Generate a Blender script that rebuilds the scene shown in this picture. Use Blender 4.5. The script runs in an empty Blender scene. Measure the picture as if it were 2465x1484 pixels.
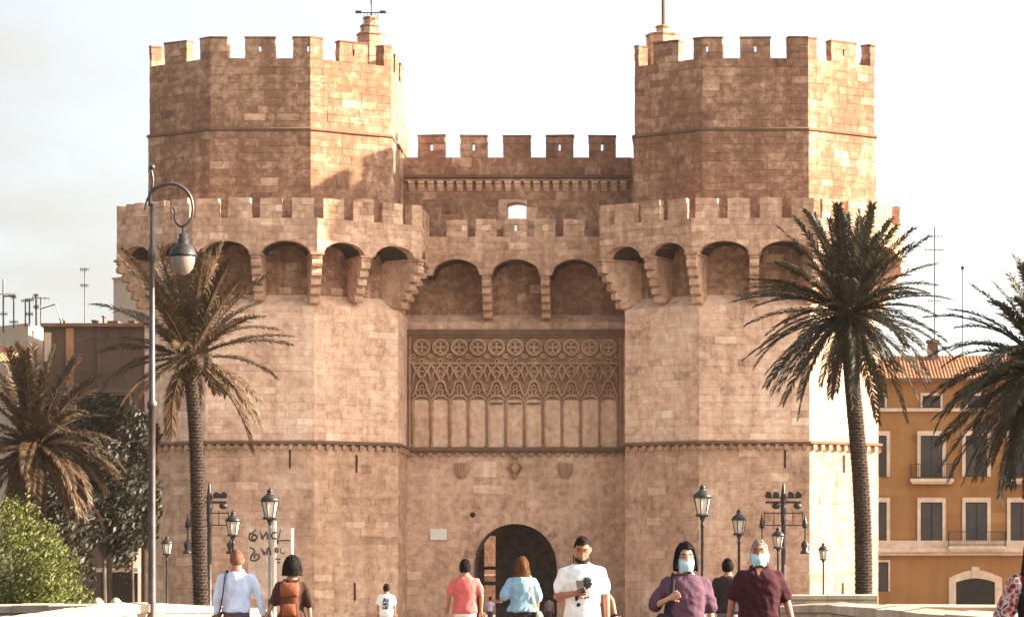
import bpy, math, random
from mathutils import Vector, Matrix, noise as mnoise

R = math.radians
SC = bpy.context.scene
COL = SC.collection
rnd = random.Random(7)

# ------------------------------------------------------------------ camera
# level camera with a shifted lens; F, U0, V0 are its focal length and principal point on a 2465 px wide plate
F, U0, V0, EYE = 6450.0, 1700.0, 1412.0, 1.25
cam = bpy.data.cameras.new('camera'); co = bpy.data.objects.new('camera', cam); COL.objects.link(co)
co.location = (0, 0, EYE); co.rotation_euler = (math.pi / 2, 0, 0)
cam.sensor_width = 36; cam.lens = 36 * F / 2465
cam.shift_x = (1232.5 - U0) / 2465; cam.shift_y = (V0 - 742) / 2465
cam.clip_end = 6000; SC.camera = co

# ------------------------------------------------------------------ sky, sun, exposure
SUN_EL, SUN_A = 22.7, 3.0          # elevation; angle of the sun behind the facade plane (from +X towards +Y)
world = bpy.data.worlds.new('World'); SC.world = world; world.use_nodes = True
wn, wl = world.node_tree.nodes, world.node_tree.links
sky = wn.new('ShaderNodeTexSky'); sky.sky_type = 'NISHITA'; sky.sun_disc = False
sky.sun_elevation = R(SUN_EL); sky.sun_rotation = R(90 - SUN_A)
sky.air_density = 1.0; sky.dust_density = 2.0; sky.ozone_density = 1.0
tc = wn.new('ShaderNodeTexCoord')
mp = wn.new('ShaderNodeMapping'); mp.inputs['Scale'].default_value = (3, 3, 9)
cn = wn.new('ShaderNodeTexNoise'); cn.inputs['Scale'].default_value = 1.3; cn.inputs['Detail'].default_value = 6
cr = wn.new('ShaderNodeMapRange'); cr.inputs[1].default_value = .38; cr.inputs[2].default_value = .62
cr.inputs[3].default_value = .38; cr.inputs[4].default_value = .95
mx = wn.new('ShaderNodeMixRGB'); # thin bright high cloud, scattering forward: brighter towards the sun
SDIR = Vector((math.cos(R(SUN_EL)) * math.cos(R(SUN_A)), math.cos(R(SUN_EL)) * math.sin(R(SUN_A)), math.sin(R(SUN_EL))))
dt = wn.new('ShaderNodeVectorMath'); dt.operation = 'DOT_PRODUCT'; dt.inputs[1].default_value = SDIR; wl.new(tc.outputs['Generated'], dt.inputs[0])
dm = wn.new('ShaderNodeMath'); dm.operation = 'MULTIPLY_ADD'; dm.inputs[1].default_value = .5; dm.inputs[2].default_value = .5; wl.new(dt.outputs['Value'], dm.inputs[0])
dp = wn.new('ShaderNodeMath'); dp.operation = 'POWER'; dp.inputs[1].default_value = 2.5; wl.new(dm.outputs[0], dp.inputs[0])
da = wn.new('ShaderNodeMath'); da.operation = 'MULTIPLY_ADD'; da.inputs[1].default_value = 10.5; da.inputs[2].default_value = .42; wl.new(dp.outputs[0], da.inputs[0])
dc = wn.new('ShaderNodeMixRGB'); dc.blend_type = 'MULTIPLY'; dc.inputs[0].default_value = 1; dc.inputs[1].default_value = (1, .985, .93, 1); wl.new(da.outputs[0], dc.inputs[2]); wl.new(dc.outputs[0], mx.inputs[2])
wl.new(tc.outputs['Generated'], mp.inputs[0]); wl.new(mp.outputs[0], cn.inputs[0]); wl.new(cn.outputs[0], cr.inputs[0])
wl.new(cr.outputs[0], mx.inputs[0]); wl.new(sky.outputs[0], mx.inputs[1])
bg = wn['Background']; bg.inputs[1].default_value = 0.075; wl.new(mx.outputs[0], bg.inputs[0])
SC.cycles.max_bounces = 5; SC.cycles.diffuse_bounces = 3

sun = bpy.data.lights.new('sun', 'SUN'); so = bpy.data.objects.new('sun', sun); COL.objects.link(so)
sun.energy = 5.0; sun.angle = R(0.8); sun.color = (1.0, .83, .65)
so.rotation_euler = SDIR.to_track_quat('Z', 'Y').to_euler(); so.location = (60, 60, 60)
vs = SC.view_settings; vs.view_transform = 'Standard'; vs.look = 'None'; vs.exposure = 2.6; vs.gamma = 1; vs.use_curve_mapping = False

# ------------------------------------------------------------------ helpers
def W(u, v, d): return Vector(((u - U0) * d / F, d, EYE + (V0 - v) * d / F))
def wx(u, d): return (u - U0) * d / F
def wz(v, d): return EYE + (V0 - v) * d / F
def gz(y): return 0.0 if y < 45 else max(-.95, -.01 * (y - 45))      # the bridge falls gently towards the gate

def tag(o, label=None, cat=None, group=None, kind=None):
    if label: o['label'] = label
    if cat: o['category'] = cat
    if group: o['group'] = group
    if kind: o['kind'] = kind
    return o

def link(o, parent=None, world=False):
    COL.objects.link(o)
    if parent is not None:
        o.parent = parent
        if world: o.matrix_parent_inverse = Matrix.Translation(-Vector(parent.location)) if parent.type == 'EMPTY' else Matrix()
    return o

def empty(name, loc, label, cat, group=None, rz=0):
    e = bpy.data.objects.new(name, None); e.location = loc; e.rotation_euler = (0, 0, rz); e.empty_display_size = .3
    COL.objects.link(e); return tag(e, label, cat, group)

class MB:
    def __init__(s): s.v, s.f, s.t = [], [], []
    def add(s, vs, fs, t=.5):
        b = len(s.v); s.v += [tuple(p) for p in vs]; s.f += [tuple(i + b for i in f) for f in fs]; s.t += [t] * len(fs); return s
    def hexa(s, p, t=.5):
        return s.add(p, [(0, 3, 2, 1), (4, 5, 6, 7), (0, 1, 5, 4), (1, 2, 6, 5), (2, 3, 7, 6), (3, 0, 4, 7)], t)
    def box(s, x0, x1, y0, y1, z0, z1, t=.5):
        return s.hexa([(x0, y0, z0), (x1, y0, z0), (x1, y1, z0), (x0, y1, z0), (x0, y0, z1), (x1, y0, z1), (x1, y1, z1), (x0, y1, z1)], t)
    def bar(s, a, b, w, t=.5, h=None):
        a, b = Vector(a), Vector(b); d = (b - a).normalized(); u = Vector((0, 0, 1)) if abs(d.z) < .9 else Vector((0, 1, 0))
        x = d.cross(u).normalized() * w / 2; y = x.cross(d).normalized() * (h or w) / 2
        return s.hexa([a - x - y, a + x - y, a + x + y, a - x + y, b - x - y, b + x - y, b + x + y, b - x + y], t)
    def prism(s, poly, z0, z1, t=.5):
        n = len(poly); vs = [(p[0], p[1], z0) for p in poly] + [(p[0], p[1], z1) for p in poly]
        return s.add(vs, [tuple(range(n))[::-1], tuple(range(n, 2 * n))] + [(i, (i + 1) % n, (i + 1) % n + n, i + n) for i in range(n)], t)
    def extrude(s, pts, off, t=.5):
        n = len(pts); off = Vector(off); vs = [Vector(p) for p in pts]; vs = vs + [p + off for p in vs]
        return s.add(vs, [tuple(range(n))[::-1], tuple(range(n, 2 * n))] + [(i, (i + 1) % n, (i + 1) % n + n, i + n) for i in range(n)], t)
    def tube(s, pts, rad, n=8, t=.5, ell=1.0):
        pts = [Vector(p) for p in pts]; m = len(pts)
        if not hasattr(rad, '__len__'): rad = [rad] * m
        ref = Vector((0, 1, 0)); vs = []; fs = []
        for i, p in enumerate(pts):
            d = (pts[min(i + 1, m - 1)] - pts[max(i - 1, 0)]).normalized()
            if abs(d.dot(ref)) > .95: ref = Vector((1, 0, 0)) if abs(d.x) < .9 else Vector((0, 0, 1))
            x = d.cross(ref).normalized(); y = x.cross(d).normalized()
            for k in range(n):
                a = 2 * math.pi * k / n; vs.append(p + x * (rad[i] * math.cos(a)) + y * (rad[i] * ell * math.sin(a)))
        for i in range(m - 1):
            for k in range(n): fs.append((i * n + k, i * n + (k + 1) % n, (i + 1) * n + (k + 1) % n, (i + 1) * n + k))
        fs += [tuple(range(n))[::-1], tuple(range((m - 1) * n, m * n))]
        return s.add(vs, fs, t)
    def lathe(s, prof, c=(0, 0, 0), n=16, t=.5, sy=1.0):
        vs = []; fs = []; m = len(prof)
        for r, z in prof:
            for k in range(n):
                a = 2 * math.pi * k / n; vs.append((c[0] + r * math.cos(a), c[1] + r * sy * math.sin(a), c[2] + z))
        for i in range(m - 1):
            for k in range(n): fs.append((i * n + k, i * n + (k + 1) % n, (i + 1) * n + (k + 1) % n, (i + 1) * n + k))
        fs += [tuple(range(n))[::-1], tuple(range((m - 1) * n, m * n))]
        return s.add(vs, fs, t)
    def ball(s, c, r, n=12, m=8, t=.5):
        if not hasattr(r, '__len__'): r = (r, r, r)
        vs = []; fs = []
        for i in range(1, m):
            th = math.pi * i / m
            for k in range(n):
                a = 2 * math.pi * k / n
                vs.append((c[0] + r[0] * math.sin(th) * math.cos(a), c[1] + r[1] * math.sin(th) * math.sin(a), c[2] + r[2] * math.cos(th)))
        top = len(vs); vs += [(c[0], c[1], c[2] + r[2]), (c[0], c[1], c[2] - r[2])]
        for i in range(m - 2):
            for k in range(n): fs.append((i * n + k, (i + 1) * n + k, (i + 1) * n + (k + 1) % n, i * n + (k + 1) % n))
        for k in range(n):
            fs.append((top, k, (k + 1) % n)); fs.append((top + 1, (m - 2) * n + (k + 1) % n, (m - 2) * n + k))
        return s.add(vs, fs, t)
    def torus(s, c, R_, r, n=20, m=6, ax='y', a0=0, a1=2 * math.pi, t=.5):
        pts = []
        for i in range(n + 1):
            a = a0 + (a1 - a0) * i / n; x, z = R_ * math.cos(a), R_ * math.sin(a)
            pts.append((c[0] + x, c[1], c[2] + z) if ax == 'y' else ((c[0] + x, c[1] + z, c[2]) if ax == 'z' else (c[0], c[1] + x, c[2] + z)))
        return s.tube(pts, r, m, t)
    def mesh(s, name, smooth=False):
        me = bpy.data.meshes.new(name); me.from_pydata(s.v, [], s.f); me.update()
        a = me.attributes.new('tone', 'FLOAT', 'FACE'); a.data.foreach_set('value', s.t)
        if smooth: me.polygons.foreach_set('use_smooth', [True] * len(me.polygons))
        return me
    def obj(s, name, mat, parent=None, smooth=False, world=True):
        me = s.mesh(name, smooth); me.materials.append(mat)
        return link(bpy.data.objects.new(name, me), parent, world)

def inst(name, me, parent, loc, rot=(0, 0, 0), sc=1, world=False):
    o = bpy.data.objects.new(name, me); o.location = loc; o.rotation_euler = rot
    o.scale = (sc, sc, sc) if not hasattr(sc, '__len__') else sc
    return link(o, parent, world)

# ------------------------------------------------------------------ materials
def newmat(name):
    m = bpy.data.materials.new(name); m.use_nodes = True; nt = m.node_tree
    return m, nt.nodes, nt.links, nt.nodes['Principled BSDF']

def ramp(n, stops):
    r = n.new('ShaderNodeValToRGB'); e = r.color_ramp.elements
    while len(e) < len(stops): e.new(.5)
    for el, (p, c) in zip(e, stops): el.position = p; el.color = (*c, 1)
    return r

def stone(name, dark, mid, light, blotch=.5, fine=.35, rough=.92, bump=.5, bscale=1.0):
    """ashlar: tone of each block from its own value, weather blotches and grain in world space"""
    m, n, l, b = newmat(name)
    at = n.new('ShaderNodeAttribute'); at.attribute_name = 'tone'
    ge = n.new('ShaderNodeNewGeometry')
    n1 = n.new('ShaderNodeTexNoise'); n1.inputs['Scale'].default_value = .32 * bscale; n1.inputs['Detail'].default_value = 5; n1.inputs['Roughness'].default_value = .62
    n2 = n.new('ShaderNodeTexNoise'); n2.inputs['Scale'].default_value = 2.6 * bscale; n2.inputs['Detail'].default_value = 6; n2.inputs['Roughness'].default_value = .7
    mp = n.new('ShaderNodeMapping'); mp.inputs['Scale'].default_value = (1.6, 1.6, .12)
    n3 = n.new('ShaderNodeTexNoise'); n3.inputs['Scale'].default_value = 1.0; n3.inputs['Detail'].default_value = 4
    for q in (n1, n2): l.new(ge.outputs['Position'], q.inputs['Vector'])
    l.new(ge.outputs['Position'], mp.inputs[0]); l.new(mp.outputs[0], n3.inputs['Vector'])
    def mul(sock, k, add):
        a = n.new('ShaderNodeMath'); a.operation = 'MULTIPLY_ADD'; a.inputs[1].default_value = k; a.inputs[2].default_value = add; l.new(sock, a.inputs[0]); return a.outputs[0]
    def plus(x, y):
        a = n.new('ShaderNodeMath'); a.operation = 'ADD'; l.new(x, a.inputs[0]); l.new(y, a.inputs[1]); return a.outputs[0]
    tot = plus(plus(plus(at.outputs['Fac'], mul(n1.outputs[0], blotch * 1.6, -blotch * .8)), mul(n2.outputs[0], fine * 1.6, -fine * .8)), mul(n3.outputs[0], .6, -.3))
    rp = ramp(n, [(0, dark), (.5, mid), (1, light)]); l.new(tot, rp.inputs[0])
    l.new(rp.outputs[0], b.inputs['Base Color']); b.inputs['Roughness'].default_value = rough; b.inputs['Specular IOR Level'].default_value = .2
    bp = n.new('ShaderNodeBump'); bp.inputs['Strength'].default_value = bump; bp.inputs['Distance'].default_value = .05
    l.new(n2.outputs[0], bp.inputs['Height']); l.new(bp.outputs[0], b.inputs['Normal'])
    return m

def plain(name, col, rough=.7, var=.15, scale=3.0, metal=0, spec=.3, bump=0, bdist=.02):
    m, n, l, b = newmat(name)
    tcx = n.new('ShaderNodeTexCoord'); ns = n.new('ShaderNodeTexNoise'); ns.inputs['Scale'].default_value = scale; ns.inputs['Detail'].default_value = 5
    l.new(tcx.outputs['Object'], ns.inputs['Vector'])
    lo = tuple(max(0, c * (1 - var * 1.8)) for c in col); hi = tuple(min(1, c * (1 + var * 1.8)) for c in col)
    rp = ramp(n, [(.25, lo), (.75, hi)]); l.new(ns.outputs[0], rp.inputs[0]); l.new(rp.outputs[0], b.inputs['Base Color'])
    b.inputs['Roughness'].default_value = rough; b.inputs['Metallic'].default_value = metal; b.inputs['Specular IOR Level'].default_value = spec
    if bump:
        bp = n.new('ShaderNodeBump'); bp.inputs['Strength'].default_value = bump; bp.inputs['Distance'].default_value = bdist
        l.new(ns.outputs[0], bp.inputs['Height']); l.new(bp.outputs[0], b.inputs['Normal'])
    return m

def leafmat(name, c0, c1, trans=.3):
    m, n, l, b = newmat(name); out = n['Material Output']
    at = n.new('ShaderNodeAttribute'); at.attribute_name = 'tone'; oi = n.new('ShaderNodeObjectInfo')
    a = n.new('ShaderNodeMath'); a.operation = 'MULTIPLY_ADD'; a.inputs[1].default_value = .5; l.new(oi.outputs['Random'], a.inputs[0]); 
    s2 = n.new('ShaderNodeMath'); s2.operation = 'MULTIPLY'; s2.inputs[1].default_value = .5; l.new(at.outputs['Fac'], s2.inputs[0]); l.new(s2.outputs[0], a.inputs[2])
    rp = ramp(n, [(.1, c0), (.9, c1)]); l.new(a.outputs[0], rp.inputs[0]); l.new(rp.outputs[0], b.inputs['Base Color'])
    b.inputs['Roughness'].default_value = .55; b.inputs['Specular IOR Level'].default_value = .25
    tr = n.new('ShaderNodeBsdfTranslucent'); l.new(rp.outputs[0], tr.inputs[0]); mxs = n.new('ShaderNodeMixShader'); mxs.inputs[0].default_value = trans
    l.new(b.outputs[0], mxs.inputs[1]); l.new(tr.outputs[0], mxs.inputs[2]); l.new(mxs.outputs[0], out.inputs[0])
    return m

M = {}
M['up'] = stone('stone_weathered_and_shade', (0.108, 0.051, 0.031), (0.271, 0.136, 0.081), (0.627, 0.391, 0.255), blotch=.5, fine=.85)  # upper wall patina; in the tower arch recesses its darker tone stands for shade
M['gal'] = stone('stone_gallery', (0.206, 0.107, 0.066), (0.498, 0.288, 0.184), (0.843, 0.575, 0.405), blotch=.5, fine=.85)
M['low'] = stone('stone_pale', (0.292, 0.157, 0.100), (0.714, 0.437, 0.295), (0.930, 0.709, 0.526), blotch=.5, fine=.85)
M['base'] = stone('stone_lower_stage', (0.206, 0.107, 0.066), (0.508, 0.296, 0.191), (0.779, 0.524, 0.365), blotch=.5, fine=.85)
M['gate'] = stone('stone_gate_wall', (0.227, 0.119, 0.074), (0.584, 0.348, 0.228), (0.843, 0.575, 0.409), blotch=.5, fine=.85)
M['carve'] = stone('stone_carved', (0.173, 0.092, 0.054), (0.378, 0.216, 0.131), (0.595, 0.380, 0.248), blotch=.6, fine=.6)
M['vault_shade'] = stone('stone_vault_shade', (.03, .02, .016), (.06, .04, .032), (.12, .08, .06))  # near-black colour puts the shade under the gallery arches into the stone
M['garden'] = stone('garden_ground', (.025, .028, .014), (.05, .052, .026), (.09, .08, .045), bscale=.3)
M['mortar'] = stone('mortar', (.16, .10, .066), (.26, .167, .112), (.36, .25, .175))
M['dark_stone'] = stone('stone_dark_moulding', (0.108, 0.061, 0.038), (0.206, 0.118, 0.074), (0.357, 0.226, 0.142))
M['parapet'] = stone('stone_parapet', (.18, .125, .087), (.38, .285, .205), (.56, .45, .35), blotch=.8, bscale=2.5)
M['paving'] = stone('paving_pale', (.11, .085, .066), (.16, .127, .10), (.21, .17, .135), bscale=1.5)
M['iron'] = plain('iron_dark', (.045, .04, .04), .45, .3, 6, .6)
M['steel'] = plain('steel_grey', (.085, .066, .06), .42, .25, 4, .7)
M['lampglass'] = plain('lantern_glass', (.62, .50, .40), .25, .1, 5, 0, .6)
M['globe'] = plain('opal_globe', (.21, .165, .14), .25, .12, 6, 0, .6)
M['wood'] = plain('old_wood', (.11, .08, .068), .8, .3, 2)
M['black'] = plain('dark_void', (.02, .017, .015), .9, .2)
M['pane'] = plain('dark_pane', (.022, .016, .015), .4, .3, 1.2, 0, .5)
M['cream'] = plain('cream_trim', (.55, .42, .31), .85, .12, 2)
M['ochre'] = stone('ochre_stucco', (.17, .08, .029), (.285, .138, .048), (.38, .195, .078), blotch=.4, fine=.2)
M['tile'] = stone('clay_tile', (.17, .075, .04), (.36, .17, .085), (.55, .31, .18), blotch=.6)
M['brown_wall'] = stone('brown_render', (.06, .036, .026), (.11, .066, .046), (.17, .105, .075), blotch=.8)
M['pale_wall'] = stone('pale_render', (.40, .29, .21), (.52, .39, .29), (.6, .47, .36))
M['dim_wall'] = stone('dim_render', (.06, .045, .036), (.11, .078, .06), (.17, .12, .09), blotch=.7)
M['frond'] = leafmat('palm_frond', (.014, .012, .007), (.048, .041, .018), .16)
M['frond_dry'] = leafmat('palm_frond_dry', (.05, .028, .014), (.13, .078, .039), .22)
M['frond_mix'] = leafmat('palm_frond_tired', (.034, .021, .011), (.105, .064, .031), .2)
M['trunk'] = stone('palm_trunk', (.025, .016, .012), (.05, .033, .025), (.09, .06, .045), blotch=.4, bscale=3, bump=.9)
M['bush'] = leafmat('bush_leaf', (.026, .032, .009), (.125, .135, .03), .3)
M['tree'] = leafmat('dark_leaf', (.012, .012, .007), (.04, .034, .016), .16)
M['twig'] = plain('twig_bark', (.07, .05, .035), .9, .3)
M['paper'] = plain('white_plaque', (.75, .70, .60), .7, .05)
M['white_metal'] = plain('white_metal', (.8, .78, .74), .4, .05)
m, n_, l_, b_ = newmat('shelter_glass'); b_.inputs['Base Color'].default_value = (.75, .68, .6, 1); b_.inputs['Alpha'].default_value = .13; b_.inputs['Roughness'].default_value = .25
M['glass'] = m
M['spray'] = plain('spray_paint', (.06, .045, .04), .8, .2)

# ------------------------------------------------------------------ the ground
gm = MB(); ys = [-60, 0, 20, 45] + [45 + 10 * k for k in range(1, 11)] + [170, 260, 600, 1500, 3000]
xs = [-2500, -300, -60, -30, -12, 0, 12, 30, 60, 300, 2500]
vs_ = [(x, y, gz(y)) for y in ys for x in xs]; nx = len(xs)
gm.add(vs_, [(j * nx + i, j * nx + i + 1, (j + 1) * nx + i + 1, (j + 1) * nx + i) for j in range(len(ys) - 1) for i in range(nx - 1)])
tag(gm.obj('ground', M['garden']), kind='structure')
for nm, pl in (('bridge_deck', [(-6.6, -40), (3.4, -40), (3.4, 20), (2.2, 56), (2.0, 100), (-16.6, 100), (-9.5, 46), (-6.6, 22)]), ('plaza', [(-48, 100), (30, 100), (30, 230), (-48, 230)])):
    ysl = sorted(set([p[1] for p in pl] + [45, 60, 80, 140, 170])); ysl = [y for y in ysl if min(p[1] for p in pl) <= y <= max(p[1] for p in pl)]; mbp = MB()
    def span(y):
        xs_ = []
        for (xa, ya), (xb, yb_) in zip(pl, pl[1:] + pl[:1]):
            if ya != yb_ and min(ya, yb_) <= y <= max(ya, yb_): xs_.append(xa + (xb - xa) * (y - ya) / (yb_ - ya))
        return min(xs_), max(xs_)
    vv = [(x, y, gz(y) + .004) for y in ysl for x in span(y)]
    mbp.add(vv, [(2 * i, 2 * i + 1, 2 * i + 3, 2 * i + 2) for i in range(len(ysl) - 1)], .5); tag(mbp.obj(nm, M['paving']), kind='structure')

# ------------------------------------------------------------------ masonry kit
def tone():
    r = rnd.random()
    if r < .05: return rnd.uniform(.66, .9)
    if r < .10: return rnd.uniform(.24, .36)
    return min(.68, max(.32, rnd.gauss(.5, .05)))

def lay(A, B, z0, z1, mat, out, ch=.43, ln=(.55, 1.3), gap=.012, curve=None, cuts=(), skip=None, pr=1.0, s_from=0.0):
    """courses of blocks on the vertical plane A-B; every block a shallow slab standing proud of the wall behind"""
    A, B = Vector((A[0], A[1], 0)), Vector((B[0], B[1], 0)); L = (B - A).length; U = (B - A) / L; N = Vector((U.y, -U.x, 0))
    nc = max(1, round((z1 - z0) / ch)); hs = [rnd.uniform(.85, 1.15) for _ in range(nc)]; k = (z1 - z0) / sum(hs); z = z0
    for h in hs:
        za, zb = z, z + h * k; z = zb
        s = 0.0
        while s < L - 1e-4:
            e = s + rnd.uniform(*ln)
            if L - e < ln[0] * .7: e = L
            for c_ in cuts:
                if s + 1e-4 < c_ < e - 1e-4: e = c_
            sa, sb = s + gap / 2, e - gap / 2; s = e
            if sb - sa < .06: continue
            t = .5 + (tone() - .5) * (.8 if mat in ('low', 'gate', 'base') else .85); p = rnd.uniform(.010, .032) * pr; q = za + gap / 2; w = zb - gap / 2
            if skip and skip(sa, sb, q, w): continue
            if curve:
                m = 8; ss = [sa + (sb - sa) * i / m for i in range(m + 1)]; bt = [max(q, curve(x)) for x in ss]
                if min(bt) >= w - .03: continue
                if max(bt) > q + .001:
                    ss2 = [(x, min(y, w - .005)) for x, y in zip(ss, bt)]
                    poly = [A + U * x + Vector((0, 0, y)) for x, y in ss2] + [A + U * sb + Vector((0, 0, w)), A + U * sa + Vector((0, 0, w))]
                    bk = [v - N * .02 for v in poly]; fr = [v + N * p for v in poly]; nn = len(poly)
                    out.append((0, bk + fr, [tuple(range(nn, 2 * nn))] + [(i, (i + 1) % nn, (i + 1) % nn + nn, i + nn) for i in range(nn)], t, mat)); continue
            P = lambda x, zz, d: A + U * x + N * d + Vector((0, 0, zz))
            vs = [P(sa, q, -.02), P(sb, q, -.02), P(sb, w, -.02), P(sa, w, -.02), P(sa + .004, q + .004, p), P(sb - .004, q + .004, p), P(sb - .004, w - .004, p), P(sa + .004, w - .004, p)]
            vs = vs[:4] + [v + U * rnd.uniform(-.008, .008) + Vector((0, 0, rnd.uniform(-.008, .008))) for v in vs[4:]]
            out.append(((sb - sa) * (w - q) * max(0, -N.y), vs, [(4, 5, 6, 7), (0, 1, 5, 4), (1, 2, 6, 5), (2, 3, 7, 6), (3, 0, 4, 7)], t, mat))

def place_blocks(blocks, parent, n_max=300):
    """the largest to the eye as stones of their own, the rest as one mass per kind of stone"""
    blocks = sorted(blocks, key=lambda b: -b[0] * (1.0 if b[4] != 'gate' else .9)); rest = {}
    for i, (a, vs, fs, t, mat) in enumerate(blocks):
        if i < n_max and a > 0:
            c = sum(vs, Vector()) / len(vs); mb = MB(); mb.add([v - c for v in vs], fs, t)
            me = mb.mesh('stone'); me.materials.append(M[mat]); o = bpy.data.objects.new('stone', me); o.location = c; link(o, parent)
        else: rest.setdefault(mat, MB()).add(vs, fs, t)
    for mat, mb in rest.items(): tag(mb.obj('masonry', M[mat], parent), kind='stuff')

def offset(path, d):
    """offset an open plan path outwards (towards its right-hand normal)"""
    P = [Vector(p) for p in path]; n = len(P); N = []
    for i in range(n - 1):
        u = (P[i + 1] - P[i]).normalized(); N.append(Vector((u.y, -u.x)))
    res = []
    for i in range(n):
        if i == 0: res.append(P[0] + N[0] * d)
        elif i == n - 1: res.append(P[-1] + N[-1] * d)
        else:
            b = (N[i - 1] + N[i]).normalized(); res.append(P[i] + b * (d / b.dot(N[i])))
    return res

class Path:
    def __init__(s, path, th):
        s.o = [Vector(p) for p in path]; s.i = offset(path, -th); s.x = offset(path, .05); s.L = [0]
        for a, b in zip(s.o, s.o[1:]): s.L.append(s.L[-1] + (b - a).length)
    def at(s, q, d):                     # d = 0 outer face, 1 inner face, negative: proud in units of 5 cm
        k = 0
        while k < len(s.L) - 2 and q > s.L[k + 1]: k += 1
        f = (q - s.L[k]) / (s.L[k + 1] - s.L[k]); o = s.o[k].lerp(s.o[k + 1], f)
        if d == 0: return o
        return o.lerp(s.i[k].lerp(s.i[k + 1], f), d) if d > 0 else o.lerp(s.x[k].lerp(s.x[k + 1], f), -d)

def merlon(path, s0, s1, z0, z1, mat, parent, slit=False, cap=True, courses=3, proud=(.1, .7)):
    mb = MB(); zc = z1 - (.09 if cap else 0); hh = (zc - z0) / courses; c = (s0 + s1) / 2
    def blk(a, b, za, zb, t, p, inner=1.0, ia=0, ib=0):
        cuts = [a] + [q for q in path.L if a + .02 < q < b - .02] + [b]
        for x, y in zip(cuts, cuts[1:]):
            f0, f1, g1, g0 = path.at(x, -p), path.at(y, -p), path.at(y + (ib if y == b else 0), inner), path.at(x + (ia if x == a else 0), inner)
            mb.hexa([(f0.x, f0.y, za), (f1.x, f1.y, za), (g1.x, g1.y, za), (g0.x, g0.y, za), (f0.x, f0.y, zb), (f1.x, f1.y, zb), (g1.x, g1.y, zb), (g0.x, g0.y, zb)], t)
    for k in range(courses):
        js = [s0 + rnd.uniform(-.012, .012)] + sorted(s0 + (s1 - s0) * (q + rnd.uniform(-.08, .08)) for q in ((.35, .7) if k % 2 else (.5,))) + [s1 + rnd.uniform(-.012, .012)]
        za, zb = z0 + k * hh, z0 + (k + 1) * hh - .012
        if slit and 0 < k < courses - 1 + (courses < 3): js = [js[0], c - .055, c + .055, js[-1]]
        for a, b in zip(js, js[1:]):
            if slit and abs((a + b) / 2 - c) < .01 and b - a < .13: continue
            blk(a, b, za, zb, tone(), rnd.uniform(*proud), 1.0, .13 if abs(a - c - .055) < 1e-6 else 0, -.13 if abs(b - c + .055) < 1e-6 else 0)
    if cap: blk(s0 - .035, s1 + .035, zc, z1, .28, 1.0, 1.06)
    dx_ = [rnd.uniform(-.02, .02) for _ in range(3)]
    mb.v = [(x + rnd.uniform(-.014, .014), y + rnd.uniform(-.014, .014), z + (rnd.uniform(-.03, .02) + dx_[0] if z > z1 - .2 else 0)) for x, y, z in mb.v]
    return mb.obj('merlon', M[mat], parent)

def corbel_mesh(proj, z0, z1, w, rolls=5):
    """stepped bracket of rounded rolls; built along -Y from the wall at y=0"""
    pr = [(-.9, z0 + .5), (0.0, z0)]; top = z1 - .12; h = (top - z0) / (rolls + .35)
    for k in range(rolls):
        n1 = proj * (.12 + .88 * (k + 1) / rolls); n0 = proj * (.12 + .88 * k / rolls) if k else 0
        zb, zt = z0 + k * h, z0 + (k + 1) * h
        pr += [(n1 - .16, zb), (n1 - .05, zb + .05 * h), (n1, zb + .35 * h), (n1 - .005, zb + .6 * h), (n1 - .07, zb + .8 * h), (n1 - .12, zt - .02)]
    pr += [(proj - .03, z0 + rolls * h), (proj - .03, top), (-.9, top)]
    mb = MB(); mb.extrude([(-w / 2, -n, z) for n, z in pr], (w, 0, 0), .52)
    mb.box(-w / 2 - .1, w / 2 + .1, -proj - .09, .6, top, z1, .35)
    return mb

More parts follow.
